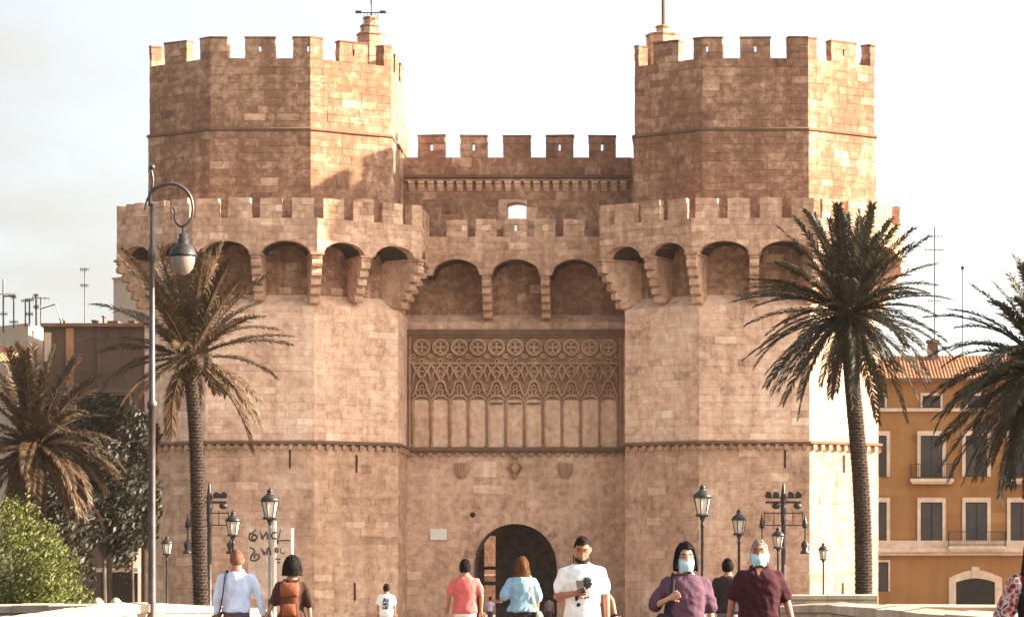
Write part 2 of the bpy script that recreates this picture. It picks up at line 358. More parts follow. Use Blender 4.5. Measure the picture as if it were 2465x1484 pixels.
# ------------------------------------------------------------------ the two towers
Z_STR, Z_GAL_C, Z_GAL_M, Z_STR2, Z_TOP_C, Z_TOP_M = 9.3, 21.67, 22.82, 26.85, 30.85, 32.06
YB = 161.5
def tower(name, low, up, label, slits, inner_right):
    T = empty(name, ((low[1][0] + low[2][0]) / 2, 155, -.95), label, 'tower')
    lo = [(low[0][0], YB)] + low + [(low[3][0], YB)]; upp = [(up[0][0], YB)] + up + [(up[3][0], YB)]
    top = [tuple(p) for p in offset(upp, -.07)]; blocks = []
    li = [tuple(p) for p in offset(lo, -.75)]; li[0] = (li[0][0], YB); li[-1] = (li[-1][0], YB)
    mb = MB(); mb.prism(li, 17.6, 21.2); mb.obj('shade_recess_wall', M['up'], T); mb = MB(); mb.prism(lo, -1.2, 17.0); nn = len(lo)  # wall under the arches set back, in darker stone, to deepen the shade there
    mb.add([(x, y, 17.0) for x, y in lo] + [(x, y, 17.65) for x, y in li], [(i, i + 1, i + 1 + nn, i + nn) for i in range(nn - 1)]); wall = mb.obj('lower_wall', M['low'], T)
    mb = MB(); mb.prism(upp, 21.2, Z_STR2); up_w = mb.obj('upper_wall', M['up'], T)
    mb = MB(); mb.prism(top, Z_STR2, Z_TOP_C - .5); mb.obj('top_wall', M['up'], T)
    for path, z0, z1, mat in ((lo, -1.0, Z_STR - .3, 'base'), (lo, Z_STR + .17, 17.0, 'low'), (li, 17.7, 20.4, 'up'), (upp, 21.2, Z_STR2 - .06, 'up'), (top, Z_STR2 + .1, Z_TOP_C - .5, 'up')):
        for i in range(len(path) - 1):
            lay(path[i], path[i + 1], z0, z1, mat, blocks)
    # arrow loops in the lower wall
    for i, f, zz in ((2, .78, 8.4), (3, .5, 8.2), (3, .48, 1.0)):
        a, b = Vector(lo[i]), Vector(lo[i + 1]); u = (b - a).normalized(); p = a.lerp(b, f); nrm = Vector((u.y, -u.x))
        mb = MB(); q = p + nrm * .056; mb.box(-.05, .05, -.004, .004, -.5, .5); o = mb.obj('arrow_loop', M['black'], T, world=False)
        o.location = Vector((q.x, q.y, zz)) - Vector(T.location); o.rotation_euler = (0, 0, math.atan2(u.y, u.x))
    # string courses
    for path, z, d, hgt, den in ((lo, Z_STR, .27, .17, True), (upp, Z_STR2, .11, .16, False)):
        po, pi = offset(path, d), offset(path, -.05); mb = MB()
        for i in range(len(path) - 1):
            a, b, c, e = po[i], po[i + 1], pi[i + 1], pi[i]
            mb.hexa([(a.x, a.y, z - hgt * .2), (b.x, b.y, z - hgt * .2), (c.x, c.y, z - hgt), (e.x, e.y, z - hgt), (a.x, a.y, z + hgt * .4), (b.x, b.y, z + hgt * .4), (c.x, c.y, z + hgt * .9), (e.x, e.y, z + hgt * .9)], .3)
        st = mb.obj('string_course', M['dark_stone'], T)
        if den:
            me = MB().box(-.11, .11, -.21, .0, z - .36, z - .07, .35).mesh('dentil'); me.materials.append(M['gal'])
            for i in range(len(path) - 1):
                a, b = Vector(path[i]), Vector(path[i + 1]); L = (b - a).length; u = (b - a) / L; n = int(L / .5)
                if -u.x > -.1 and i in (0, len(path) - 2) and not inner_right and i == 0: n = 0
                for k in range(n):
                    p = a + u * (L * (k + .5) / n); inst('dentil', me, st, (p.x, p.y, 0), (0, 0, math.atan2(u.y, u.x)))
    # parapet of the top and its merlons
    tp = Path(top, .5)
    mb = MB()
    for i in range(len(top) - 1):
        a, b, c, e = tp.o[i], tp.o[i + 1], tp.i[i + 1], tp.i[i]
        mb.hexa([(q.x, q.y, zz) for zz in (Z_TOP_C - .52, Z_TOP_C - .02) for q in (a, b, c, e)], .4)
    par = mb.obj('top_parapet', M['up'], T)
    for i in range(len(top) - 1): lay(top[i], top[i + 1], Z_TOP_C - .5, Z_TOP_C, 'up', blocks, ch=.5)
    mid = tp.L[2] + (tp.L[3] - tp.L[2]) / 2; per = 2.7; k0 = -int(mid // per); k = k0
    while mid + k * per + .85 < tp.L[-1]:
        c = mid + k * per
        if c - .85 > .1: merlon(tp, c - .85, c + .85, Z_TOP_C, Z_TOP_M + rnd.uniform(-.03, .03), 'up', par, slit=(k in slits))
        k += 1
    # machicolated gallery
    go = [tuple(p) for p in offset(lo, 1.42)]; go[0] = (go[0][0], 158.0); go[-1] = (go[-1][0], 157.2)
    gi = [Vector(p) for p in li]; gi[0] = Vector((li[0][0], 158.0)); gi[-1] = Vector((li[-1][0], 157.2)); gr = [Vector(p) for p in lo]; gr[0] = Vector((lo[0][0], 158.0)); gr[-1] = Vector((lo[-1][0], 157.2))
    gp = Path(go, .42); G = MB(); G2 = MB(); SPR, CRN = 19.74, 20.42; cw = .3
    pts = []
    for i in range(len(go) - 1):
        a, b = Vector(go[i]), Vector(go[i + 1]); L = (b - a).length; n = 2
        spans = []
        for k in range(n):
            s0, s1 = L * k / n + (cw if k else cw * 1.25), L * (k + 1) / n - (cw if k < n - 1 else cw * 1.25); spans.append((s0, s1))
        def curve(s, spans=spans):
            for s0, s1 in spans:
                if s0 < s < s1: f = (s - s0) / (s1 - s0) * 2 - 1; return SPR + (CRN - SPR) * max(0, 1 - f * f * .98) ** .62
            return SPR - .02
        ss = sorted(set([0, L] + [s0 + (s1 - s0) * j / 14 for s0, s1 in spans for j in range(15)] + [s + e for sp in spans for s, e in ((sp[0], -.001), (sp[1], .001))]))
        ia, ib = gp.i[i], gp.i[i + 1]; wa, wb = gi[i], gi[i + 1]
        for (d0, d1, ztop) in ((0, 'i', Z_GAL_C), ('i', 'w', 20.75)):
            row = []
            for s in ss:
                f = s / L; p = a.lerp(b, f); q = ia.lerp(ib, f); w = wa.lerp(wb, f)
                p0, p1 = (p, q) if d0 == 0 else (q, w); zc = curve(s)
                row.append([(p0.x, p0.y, zc), (p0.x, p0.y, ztop), (p1.x, p1.y, ztop), (p1.x, p1.y, zc)])
            vs = [v for r_ in row for v in r_]; fs = []
            for j in range(len(row) - 1):
                o = j * 4
                for k in range(4): fs.append((o + k, o + 4 + k, o + 4 + (k + 1) % 4, o + (k + 1) % 4))
            (G if d0 == 0 else G2).add(vs, fs, .42)
        lay(go[i], go[i + 1], SPR, Z_GAL_C, 'gal', blocks, curve=curve, ch=.4, pr=.8)
        pts += [(a.lerp(b, .5), i, .5)]
    gal = G.obj('gallery', M['gal'], T); G2.obj('gallery_vault', M['vault_shade'], gal)
    cm = corbel_mesh(1.4, 17.25, 19.76, .52).mesh('corbel'); cm.materials.append(M['gal'])
    cc = corbel_mesh(1.55, 17.05, 19.76, .56).mesh('corbel'); cc.materials.append(M['gal'])
    for i in range(len(go) - 1):
        w = gr[i].lerp(gr[i + 1], .5); u = (Vector(go[i + 1]) - Vector(go[i])).normalized()
        inst('corbel', cm, gal, (w.x, w.y, 0), (0, 0, math.atan2(u.y, u.x)))
        if 0 < i:
            d = (Vector(go[i]) - gr[i]); inst('corbel', cc, gal, (gr[i].x, gr[i].y, 0), (0, 0, math.atan2(d.y, d.x) + math.pi / 2), (1, d.length / 1.55 if d.length > 1.6 else 1, 1))
    mid = gp.L[2] + (gp.L[3] - gp.L[2]) / 2; per = 1.775; k = -int(mid // per)
    while mid + k * per + .6 < gp.L[-1]:
        c = mid + (k + .5) * per * 1.0
        if c - .6 > .1 and c + .61 < gp.L[-1]: merlon(gp, c - .61, c + .61, Z_GAL_C, Z_GAL_M + rnd.uniform(-.05, .05), 'gal', gal, cap=False, proud=(.1, .5))
        k += 1
    place_blocks(blocks, wall)
    return T

LL = [(-31.92, 152.4), (-28.0, 149.8), (-21.93, 149.8), (-17.54, 152.4)]
LU = [(-31.74, 152.5), (-27.8, 150.0), (-22.16, 150.0), (-17.92, 152.5)]
RL = [(-4.61, 152.4), (-.42, 149.8), (5.77, 149.8), (9.77, 152.4)]
RU = [(-4.12, 152.5), (-.23, 150.0), (5.72, 150.0), (9.62, 152.5)]
TL = tower('crenellated_tower', LL, LU, 'battlemented stone tower left of the gate arch, behind the crook-necked street lamp', (0, 1, 2), True)
TR = tower('crenellated_tower', RL, RU, 'battlemented stone tower right of the gate arch, with its right flank in full sun', (-1, 0, 2), False)

# ------------------------------------------------------------------ gate wall between the towers
YG = 157.0; XL, XR = -17.7, -4.4; GC = -11.2; GR = 2.45; GS = 2.52
Gt = empty('gate_wall', (GC, YG, -.95), 'recessed wall between the two towers with dark round gate arch and carved tracery', 'wall')
def gate_curve(x):
    d = x - GC
    return GS + math.sqrt(max(0, GR * GR - d * d)) if abs(d) < GR - .003 else -5
WX0, WX1, WZ = -11.68, -10.54, 23.66
mb = MB(); TH = 1.3
mb.box(XL, GC - GR, YG, YG + TH, -1.2, 9.3); mb.box(GC + GR, XR, YG, YG + TH, -1.2, 9.3)
N = 28; pts = [(GC - GR * math.cos(math.pi * i / N), GS + GR * math.sin(math.pi * i / N)) for i in range(N + 1)]
for (xa, za), (xb, zb) in zip(pts, pts[1:]):
    mb.hexa([(xa, YG, za), (xb, YG, zb), (xb, YG + TH, zb), (xa, YG + TH, za), (xa, YG, 9.3), (xb, YG, 9.3), (xb, YG + TH, 9.3), (xa, YG + TH, 9.3)])
mb.box(XL, XR, YG + .003, YG + TH, 9.3, 16.75); rw = MB(); rw.box(XL, XR, YG + .65, YG + TH, 16.75, 20.9); rw.obj('shade_recess_wall', M['up'], Gt); mb.add([(XL, YG + .003, 16.75), (XR, YG + .003, 16.75), (XR, YG + .65, 17.25), (XL, YG + .65, 17.25)], [(0, 1, 2, 3)]); mb.box(XL, WX0, YG, YG + TH, 20.9, 26.4); mb.box(WX1, XR, YG, YG + TH, 20.9, 26.4); mb.box(WX0, WX1, YG, YG + TH, 24.2, 26.4)  # wall below the gallery is set back to deepen the shade under its arches
wp = [(WX0 + (WX1 - WX0) * i / 8, WZ + .13 * (1 - (i / 4 - 1) ** 2)) for i in range(9)]
for (xa, za), (xb, zb) in zip(wp, wp[1:]):
    mb.hexa([(xa, YG, za), (xb, YG, zb), (xb, YG + TH, zb), (xa, YG + TH, za), (xa, YG, 24.2), (xb, YG, 24.2), (xb, YG + TH, 24.2), (xa, YG + TH, 24.2)])
mb.box(XL - 1.2, XL + .01, YG + .06, YG + TH - .05, 16.4, 26.38); mb.box(XR - .01, XR + 1.2, YG + .06, YG + TH - .05, 16.4, 26.38)
gw = mb.obj('wall', M['gate'], Gt)
gb = []
lay((XL, YG), (XR, YG), -1, 9.1, 'gate', gb, curve=lambda s: gate_curve(XL + s), ch=.46, pr=.6, cuts=(GC - GR - XL, GC + GR - XL))
lay((XL, YG), (XR, YG), 16.33, 16.75, 'gate', gb, pr=.8); lay((XL, YG + .65), (XR, YG + .65), 17.25, 20.4, 'up', gb, pr=.8)
lay((XL, YG), (XR, YG), 20.4, 25.2, 'up', gb, skip=lambda a, b, q, w: XL + b > WX0 - .02 and XL + a < WX1 + .02 and w < 24.0)
lay((XL, YG), (XR, YG), 25.35, 26.4, 'up', gb)
place_blocks(gb, gw)
for k in range(21):                                                # voussoirs of the gate arch
    a0, a1 = math.pi * k / 21 + .004, math.pi * (k + 1) / 21 - .004; v8 = []
    for y in (YG - .045 - rnd.uniform(0, .012), YG + .3):
        for a, r_ in ((a0, GR - .012), (a1, GR - .012), (a1, GR + .62), (a0, GR + .62)): v8.append(Vector((GC - r_ * math.cos(a), y, GS + r_ * math.sin(a))))
    c = sum(v8, Vector()) / 8; mb = MB(); mb.hexa([v - c for v in v8], tone()); me = mb.mesh('voussoir'); me.materials.append(M['gate']); o = bpy.data.objects.new('voussoir', me); o.location = c; link(o, gw)
mb = MB(); mb.box(XL, XR, YG - .16, YG - .02, 25.2, 25.36, .2); mb.obj('cornice', M['dark_stone'], Gt)
me = MB(); me.box(-.19, .19, -.24, 0, 24.86, 24.98, .6); me.extrude([(-.17, 0, 24.84), (-.17, -.19, 24.84), (-.17, -.16, 24.66), (-.17, -.04, 24.42), (-.17, 0, 24.42)], (.34, 0, 0), .55)
me = me.mesh('small_corbel'); me.materials.append(M['gal'])
for k in range(23): inst('small_corbel', me, gw, (XL + .45 + k * (XR - XL - .9) / 22, YG - .012, 0))
mb = MB(); mb.box(XL, XR, YG - .2, YG - .03, 24.98, 25.1, .5); mb.obj('shelf_moulding', M['up'], Gt)
cp = Path([(XL, YG), (XR, YG)], .55)
for k, (a, b) in enumerate(((1006, 1072), (1108, 1173), (1211, 1277), (1314, 1380), (1417, 1482))):
    merlon(cp, wx(a, YG) - XL, wx(b, YG) - XL, 26.4, 27.72, 'up', gw, slit=(k != 2))
# gallery over the gate
YC = 155.35; CX0, CX1 = -16.25, -5.9; ctr = [wx(u, YC) for u in (1170, 1312)]
spans = [(wx(1040, YC), wx(1155, YC)), (wx(1183, YC), wx(1300, YC)), (wx(1328, YC), wx(1440, YC))]
def ccurve(s):
    x = CX0 + s
    for a, b in spans:
        if a < x < b: f = (x - a) / (b - a) * 2 - 1; return 19.4 + .85 * max(0, 1 - f * f * .98) ** .6
    return 19.3
mb = MB(); ss = sorted(set([0, CX1 - CX0] + [a - CX0 + (b - a) * j / 16 for a, b in spans for j in range(17)] + [q - CX0 + e for a, b in spans for q, e in ((a, -.001), (b, .001))]))
vb = MB()
for y0, y1, zt in ((YC, YC + .45, 21.55), (YC + .45, YG + .64, 20.7)):
    vs = []
    for s in ss: z = ccurve(s); vs += [(CX0 + s, y0, z), (CX0 + s, y0, zt), (CX0 + s, y1, zt), (CX0 + s, y1, z)]
    (mb if y0 == YC else vb).add(vs, [(j * 4 + k, j * 4 + 4 + k, j * 4 + 4 + (k + 1) % 4, j * 4 + (k + 1) % 4) for j in range(len(ss) - 1) for k in range(4)], .45)
cg = mb.obj('gallery', M['gal'], Gt); vb.obj('gallery_vault', M['vault_shade'], cg); gb = []
lay((CX0, YC), (CX1, YC), 19.3, 21.55, 'gal', gb, curve=ccurve, ch=.4, pr=.8); place_blocks(gb, cg, 30)
cm = corbel_mesh(1.62, 16.95, 19.42, .5).mesh('corbel'); cm.materials.append(M['gal'])
for x in ctr: inst('corbel', cm, cg, (x, YG - .02, 0))
cp = Path([(CX0, YC), (CX1, YC)], .4)
for a, b in ((1075, 1124), (1145, 1195), (1215, 1267), (1286, 1337), (1356, 1407)):
    merlon(cp, wx(a, YC) - CX0, wx(b, YC) - CX0, 21.55, 22.5 + rnd.uniform(-.1, .12), 'gal', cg, cap=False, slit=(a == 1215), proud=(.1, .5))
# tracery panel
TX0, TX1, NB = wx(993, YG), wx(1488, YG), 11; bw = (TX1 - TX0) / NB
mb = MB(); mb.box(XL, XR, YG - .22, YG, 16.0, 16.32, .3); mb.box(XL, XR, YG - .14, YG, 15.86, 16.0, .5); mb.obj('panel_moulding', M['dark_stone'], Gt)
mb = MB(); mb.box(XL, XR, YG - .30, YG + .003, 9.22, 9.42, .3); mb.box(XL, XR, YG - .18, YG, 9.08, 9.22, .4); sill = mb.obj('panel_sill', M['dark_stone'], Gt)
me = MB().box(-.1, .1, -.26, 0, 8.92, 9.08, .4).mesh('dentil'); me.materials.append(M['carve'])
for k in range(24): inst('dentil', me, sill, (XL + .5 + k * (XR - XL - 1.0) / 23, YG - .01, 0))
mb = MB()
for x in (TX0 - .16, TX1 + .16): mb.tube([(x, YG - .1, 9.4), (x, YG - .1, 15.9)], .09, 8, .4)
mb.obj('panel_shaft', M['carve'], Gt)
mb = MB(); mb.box(TX0 - .2, TX1 + .2, YG - .02, YG + .01, 12.2, 15.86, .3); net = mb.obj('tracery_ground', M['carve'], Gt)
mb = MB(); mb.tube([(0, -.1, 9.42), (0, -.1, 12.4)], .05, 8, .35); mb.lathe([(.085, 0), (.085, .12), (.05, .16)], (0, -.1, 9.42), 8, .35); mb.lathe([(.05, 0), (.1, .1), (.1, .15)], (0, -.1, 12.3), 8, .35)
col = mb.mesh('colonnette', True); col.materials.append(M['carve'])
mb = MB(); hb = bw / 2
def ogee(h, w, z): return [(-w + w * t + .05 * math.sin(t * math.pi * 2) * 1.0, -.14, z + h * (math.sin(t * math.pi / 2) ** .9)) for t in [i / 9 for i in range(10)]]
og = ogee(.95, hb, 12.35); mb.tube(og, .075, 6, .55); mb.tube([(-x, y, z) for x, y, z in og], .075, 6, .55)
mb.tube([(-hb * .86 * math.cos(math.pi * i / 10), -.08, 12.18 + .26 * math.sin(math.pi * i / 10)) for i in range(11)], .06, 6, .7)
for sx in (-1, 1): mb.torus((sx * hb * .42, -.08, 12.62), .15, .05, 10, 5, t=.6)
mb.torus((0, -.08, 12.92), .13, .05, 10, 5, t=.6)
arch = mb.mesh('tracery_arch', True); arch.materials.append(M['carve'])
mb = MB(); mb.torus((0, -.14, 15.27), .44, .075, 20, 6, t=.65)
for q in range(4): a = math.pi / 4 + q * math.pi / 2; mb.torus((.2 * math.cos(a), -.07, 15.27 + .2 * math.sin(a)), .17, .055, 12, 5, t=.7)
foil = mb.mesh('quatrefoil', True); foil.materials.append(M['carve'])
mb = MB()
for sx in (-1, 1):
    mb.tube([(sx * hb, -.14, 13.25 + .0), (sx * hb * .75, -.14, 13.75), (sx * hb * .3, -.14, 14.05), (0, -.14, 14.25)], .07, 6, .55)
    mb.tube([(0, -.14, 13.3), (sx * hb * .3, -.14, 13.6), (sx * hb, -.14, 14.3)], .07, 6, .55)
    mb.torus((sx * hb * .55, -.08, 13.98), .15, .05, 10, 5, t=.6)
    mb.torus((sx * hb * .9, -.08, 14.75), .11, .045, 10, 5, t=.7)
mb.torus((0, -.08, 13.72), .17, .055, 12, 5, t=.65); mb.torus((0, -.08, 14.47), .12, .05, 10, 5, t=.6)
web = mb.mesh('tracery_web', True); web.materials.append(M['carve'])
for k in range(NB):
    x = TX0 + bw * (k + .5)
    inst('tracery_arch', arch, net, (x, YG - .02, 0)); inst('tracery_web', web, net, (x, YG - .02, 0)); inst('quatrefoil', foil, net, (x, YG - .02, 0))
for k in range(NB + 1): inst('colonnette', col, net, (TX0 + bw * k, YG - .02, 0))
mb = MB(); mb.box(TX0 - .2, TX1 + .2, YG - .16, YG - .05, 14.28, 14.4, .5); mb.obj('tracery_rail', M['carve'], Gt)
me = MB(); me.box(-bw * .39, bw * .39, -.03, 0, 9.45, 12.2, .62); me = me.mesh('blind_panel'); me.materials.append(M['gate'])
for k in range(NB): inst('blind_panel', me, net, (TX0 + bw * (k + .5), YG, 0))
me = MB().box(-.36, .36, -.14, 0, 0, .1, .3).mesh('ledge'); me.materials.append(M['dark_stone'])
for k in (4, 5, 6): inst('ledge', me, net, (TX0 + bw * (k + .5), YG - .02, 11.95))
# carved shields, plaque, put-log hole
mb = MB(); mb.extrude([(-.42, 0, .4), (.42, 0, .4), (.40, 0, -.1), (.22, 0, -.38), (0, 0, -.46), (-.22, 0, -.38), (-.40, 0, -.1)], (0, -.16, 0), .35)
for q in (-.18, 0, .18): mb.tube([(q, -.17, .32), (q, -.17, -.3)], .035, 6, .6)
me = mb.mesh('shield'); me.materials.append(M['carve'])
for u in (1113, 1362): inst('shield', me, gw, (wx(u, YG), YG - .04, 8.1))
mb = MB(); mb.extrude([(0, 0, .62), (.44, 0, .05), (0, 0, -.6), (-.44, 0, .05)], (0, -.2, 0), .3); mb.extrude([(0, 0, .34), (.24, 0, .05), (0, 0, -.3), (-.24, 0, .05)], (0, -.27, 0), .6)
mb.ball((0, -.12, .68), .14, 8, 6, .4); mb.torus((0, -.2, 0), .3, .05, 12, 6, t=.2); me = mb.mesh('diamond_crest'); me.materials.append(M['carve']); inst('diamond_crest', me, gw, (wx(1241, YG), YG - .04, 8.2))
pq = MB().box(-.49, .49, -.05, 0, -.33, .33).mesh('wall_plaque'); pq.materials.append(M['paper']); 
o = inst('wall_plaque', pq, None, (wx(1056, YG), YG - .05, wz(1285, YG))); tag(o, 'blank white rectangular plaque on the wall left of the gate arch', 'plaque')
mb = MB(); mb.ball((wx(1138, YG), YG - .02, wz(1238, YG)), (.17, .05, .17), 10, 6); mb.obj('putlog_hole', M['black'], Gt)
# vaulted passage behind the arch, with its inner door leaf
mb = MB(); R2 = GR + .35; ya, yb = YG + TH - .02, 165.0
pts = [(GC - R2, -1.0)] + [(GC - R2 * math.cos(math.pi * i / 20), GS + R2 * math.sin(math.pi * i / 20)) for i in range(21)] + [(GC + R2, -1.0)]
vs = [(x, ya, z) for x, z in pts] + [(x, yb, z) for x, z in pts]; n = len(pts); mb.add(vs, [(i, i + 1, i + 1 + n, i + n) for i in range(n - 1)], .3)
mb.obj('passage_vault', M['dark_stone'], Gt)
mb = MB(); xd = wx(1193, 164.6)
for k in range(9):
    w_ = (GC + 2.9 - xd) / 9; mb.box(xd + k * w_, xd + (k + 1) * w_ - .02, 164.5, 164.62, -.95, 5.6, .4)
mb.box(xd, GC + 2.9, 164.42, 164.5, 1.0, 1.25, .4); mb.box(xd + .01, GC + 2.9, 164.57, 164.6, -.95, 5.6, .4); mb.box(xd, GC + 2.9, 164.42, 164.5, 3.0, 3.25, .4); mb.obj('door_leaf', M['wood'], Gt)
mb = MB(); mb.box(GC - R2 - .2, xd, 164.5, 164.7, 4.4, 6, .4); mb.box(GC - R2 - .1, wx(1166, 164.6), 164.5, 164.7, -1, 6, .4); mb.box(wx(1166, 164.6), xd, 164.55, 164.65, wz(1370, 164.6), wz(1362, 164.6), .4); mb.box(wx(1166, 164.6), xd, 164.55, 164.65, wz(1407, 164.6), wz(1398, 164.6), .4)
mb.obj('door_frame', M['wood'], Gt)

# ------------------------------------------------------------------ roof turrets
def drum(mb, c, r, z0, z1, n=8):
    nc = max(1, round((z1 - z0) / .42)); h = (z1 - z0) / nc
    for k in range(nc):
        rr = r + rnd.uniform(-.015, .015); mb.lathe([(rr, 0), (rr, h - .02)], (c[0], c[1], z0 + k * h), n, tone())
    mb.lathe([(r + .06, 0), (r + .06, .1), (r - .1, .16)], (c[0], c[1], z1), n, .3)
DT = 156.5
c = (wx(1597, DT), DT)
T1 = empty('roof_turret', (c[0], c[1], 30.3), 'stepped stone turret with thick flagpole rising from the right tower', 'turret')
for r, a, b in ((1.0, 30.3, 33.35), (.75, 33.35, wz(88, DT)), (.42, wz(88, DT), wz(68, DT))):
    mb = MB(); drum(mb, c, r, a, b); mb.obj('drum', M['gal'], T1)
mb = MB(); mb.tube([(c[0], c[1], wz(68, DT)), (c[0], c[1], wz(-60, DT))], .11, 8); mb.obj('flagpole', M['brown_wall'], T1)
c = (wx(897, DT), DT - .6)
T2 = empty('roof_turret', (c[0], c[1], 30.3), 'stepped stone turret with metal lightning rig rising from the left tower', 'turret')
for r, a, b in ((.82, 30.3, wz(92, DT)), (.62, wz(92, DT), wz(72, DT)), (.42, wz(72, DT), wz(52, DT))):
    mb = MB(); drum(mb, c, r, a, b); mb.obj('drum', M['gal'], T2)
mb = MB(); zr = wz(36, DT); x0 = c[0]
mb.tube([(x0, c[1], wz(52, DT)), (x0, c[1], wz(-30, DT))], .035, 6); mb.lathe([(.32, 0), (.1, .18), (.03, .34)], (x0, c[1], wz(51, DT)), 8)
mb.tube([(x0 - .88, c[1], zr), (x0 + .9, c[1], zr)], .035, 6)
for dx in (-.42, -.24, .26, .42): mb.tube([(x0 + dx, c[1] - .45, wz(95, DT)), (x0 + dx, c[1] - .45, wz(56, DT)), (x0 + dx * .9, c[1], zr)], .022, 5)
for dx in (-.75, .66): mb.box(x0 + dx - .17, x0 + dx + .17, c[1] - .1, c[1] + .1, zr - .03, zr + .1)
for q in (.95, 1.2, 1.5): mb.ball((x0, c[1], zr + q * .6), (.06, .06, .1), 6, 5)
mb.obj('metal_rig', M['iron'], T2)
#PART2
# ------------------------------------------------------------------ houses
def window(parent, x, y, z0, z1, w, trim=.22, panes=2, arch=False, name='window'):
    """cream surround standing proud, a dark recessed leaf with its own mullion and panes"""
    mb = MB(); d = .1
    if arch:
        r = w / 2; n = 10; pts = [(x - r + w * i / n, z1 + .2 * r * math.sin(math.pi * i / n)) for i in range(n + 1)]
        po = [(x - r - trim + (w + 2 * trim) * i / n, z1 + .3 + (.2 * r + trim * .55) * math.sin(math.pi * i / n)) for i in range(n + 1)]
        for k in range(n):
            (a, b), (c, e), (f, g_), (h, i_) = pts[k], pts[k + 1], po[k + 1], po[k]
            mb.hexa([(a, y - d, b), (c, y - d, e), (c, y, e), (a, y, b), (h, y - d, i_), (f, y - d, g_), (f, y, g_), (h, y, i_)])
        top = z1 + .002; mb.box(x - .28, x + .28, y - d - .05, y, z1 + .2 * r + .02, z1 + .2 * r + trim + .3)
        for sx in (-1, 1): mb.add([(x + sx * r, y - d, z1), (x + sx * (r + trim), y - d, z1), (x + sx * (r + trim), y - d, z1 + .3)], [(0, 1, 2)])
    else:
        mb.box(x - w / 2 - trim, x + w / 2 + trim, y - d, y, z1, z1 + trim * 1.35); top = z1
    mb.box(x - w / 2 - trim, x - w / 2, y - d, y, z0, top); mb.box(x + w / 2, x + w / 2 + trim, y - d, y, z0, top)
    f = mb.obj(name, M['cream'], parent)
    mb = MB(); zz = z1 + (.2 * w / 2 if arch else 0)
    mb.box(x - w / 2 - .01, x + w / 2 + .01, y - .012, y + .02, z0, zz); mb.obj('recess', M['black'], f)
    if not arch:
        for k in range(panes):
            a = x - w / 2 + w * k / panes + .05; b = x - w / 2 + w * (k + 1) / panes - .05
            mb = MB(); mb.box(a, b, y - .03, y - .016, z0 + .06, z1 - .08); mb.obj('pane', M['pane'], f)
    return f

def balcony(parent, x, y, z, w, d=.7, h=1.0):
    mb = MB(); mb.box(x - w / 2, x + w / 2, y - d, y, z - .22, z); mb.box(x - w / 2 + .1, x + w / 2 - .1, y - d + .1, y, z - .36, z - .22)
    s = mb.obj('balcony', M['cream'], parent); mb = MB(); n = int(w / .13)
    for k in range(n + 1): q = x - w / 2 + .04 + (w - .08) * k / n; mb.bar((q, y - d + .05, z), (q, y - d + .05, z + h), .022)
    for sx in (-1, 1):
        for j in range(5): q = y - d + .05 + (d - .1) * j / 4; mb.bar((x + sx * (w / 2 - .04), q, z), (x + sx * (w / 2 - .04), q, z + h), .022)
        mb.bar((x + sx * (w / 2 - .04), y - d + .05, z + h), (x + sx * (w / 2 - .04), y, z + h), .045)
    mb.bar((x - w / 2, y - d + .05, z + h), (x + w / 2, y - d + .05, z + h), .05); mb.bar((x - w / 2, y - d + .05, z + .1), (x + w / 2, y - d + .05, z + .1), .035)
    mb.obj('railing', M['iron'], s)

def tiled_roof(parent, x0, x1, y0, y1, z0, z1, pitch=.24):
    n = int((x1 - x0) / pitch); rows = 9; mb = MB(); mb.add([(x0, y0, z0), (x1, y0, z0), (x1, y1, z1), (x0, y1, z1)], [(0, 1, 2, 3)], .3)
    base = mb.obj('roof', M['tile'], parent); st = MB()
    for i in range(n):
        xc = x0 + (i + .5) * (x1 - x0) / n
        for r in range(rows):
            f0, f1 = r / rows, (r + 1.12) / rows; t = tone(); lift = .05
            a = [(xc + .085 * math.cos(q), y0 + (y1 - y0) * f0, z0 + (z1 - z0) * f0 + lift + .09 * math.sin(q)) for q in (0, math.pi / 3, 2 * math.pi / 3, math.pi)]
            b = [(xc + .07 * math.cos(q), y0 + (y1 - y0) * f1, z0 + (z1 - z0) * f1 + .01 + .08 * math.sin(q)) for q in (0, math.pi / 3, 2 * math.pi / 3, math.pi)]
            st.add(a + b, [(0, 1, 5, 4), (1, 2, 6, 5), (2, 3, 7, 6), (0, 1, 2, 3)], t)
    tag(st.obj('roof_tiles', M['tile'], base), kind='stuff'); return base

YH = 186.0
H1 = empty('ochre_house', (wx(2300, YH), YH, -.95), 'ochre house with cream window surrounds and clay tile roof, right of the towers', 'house')
hx0, hx1 = wx(2080, YH), wx(2860, YH)
zl = lambda v: wz(v, YH)
mb = MB(); mb.box(hx0, hx1, YH, YH + 12, -1.2, zl(915)); wallH = mb.obj('wall', M['ochre'], H1)
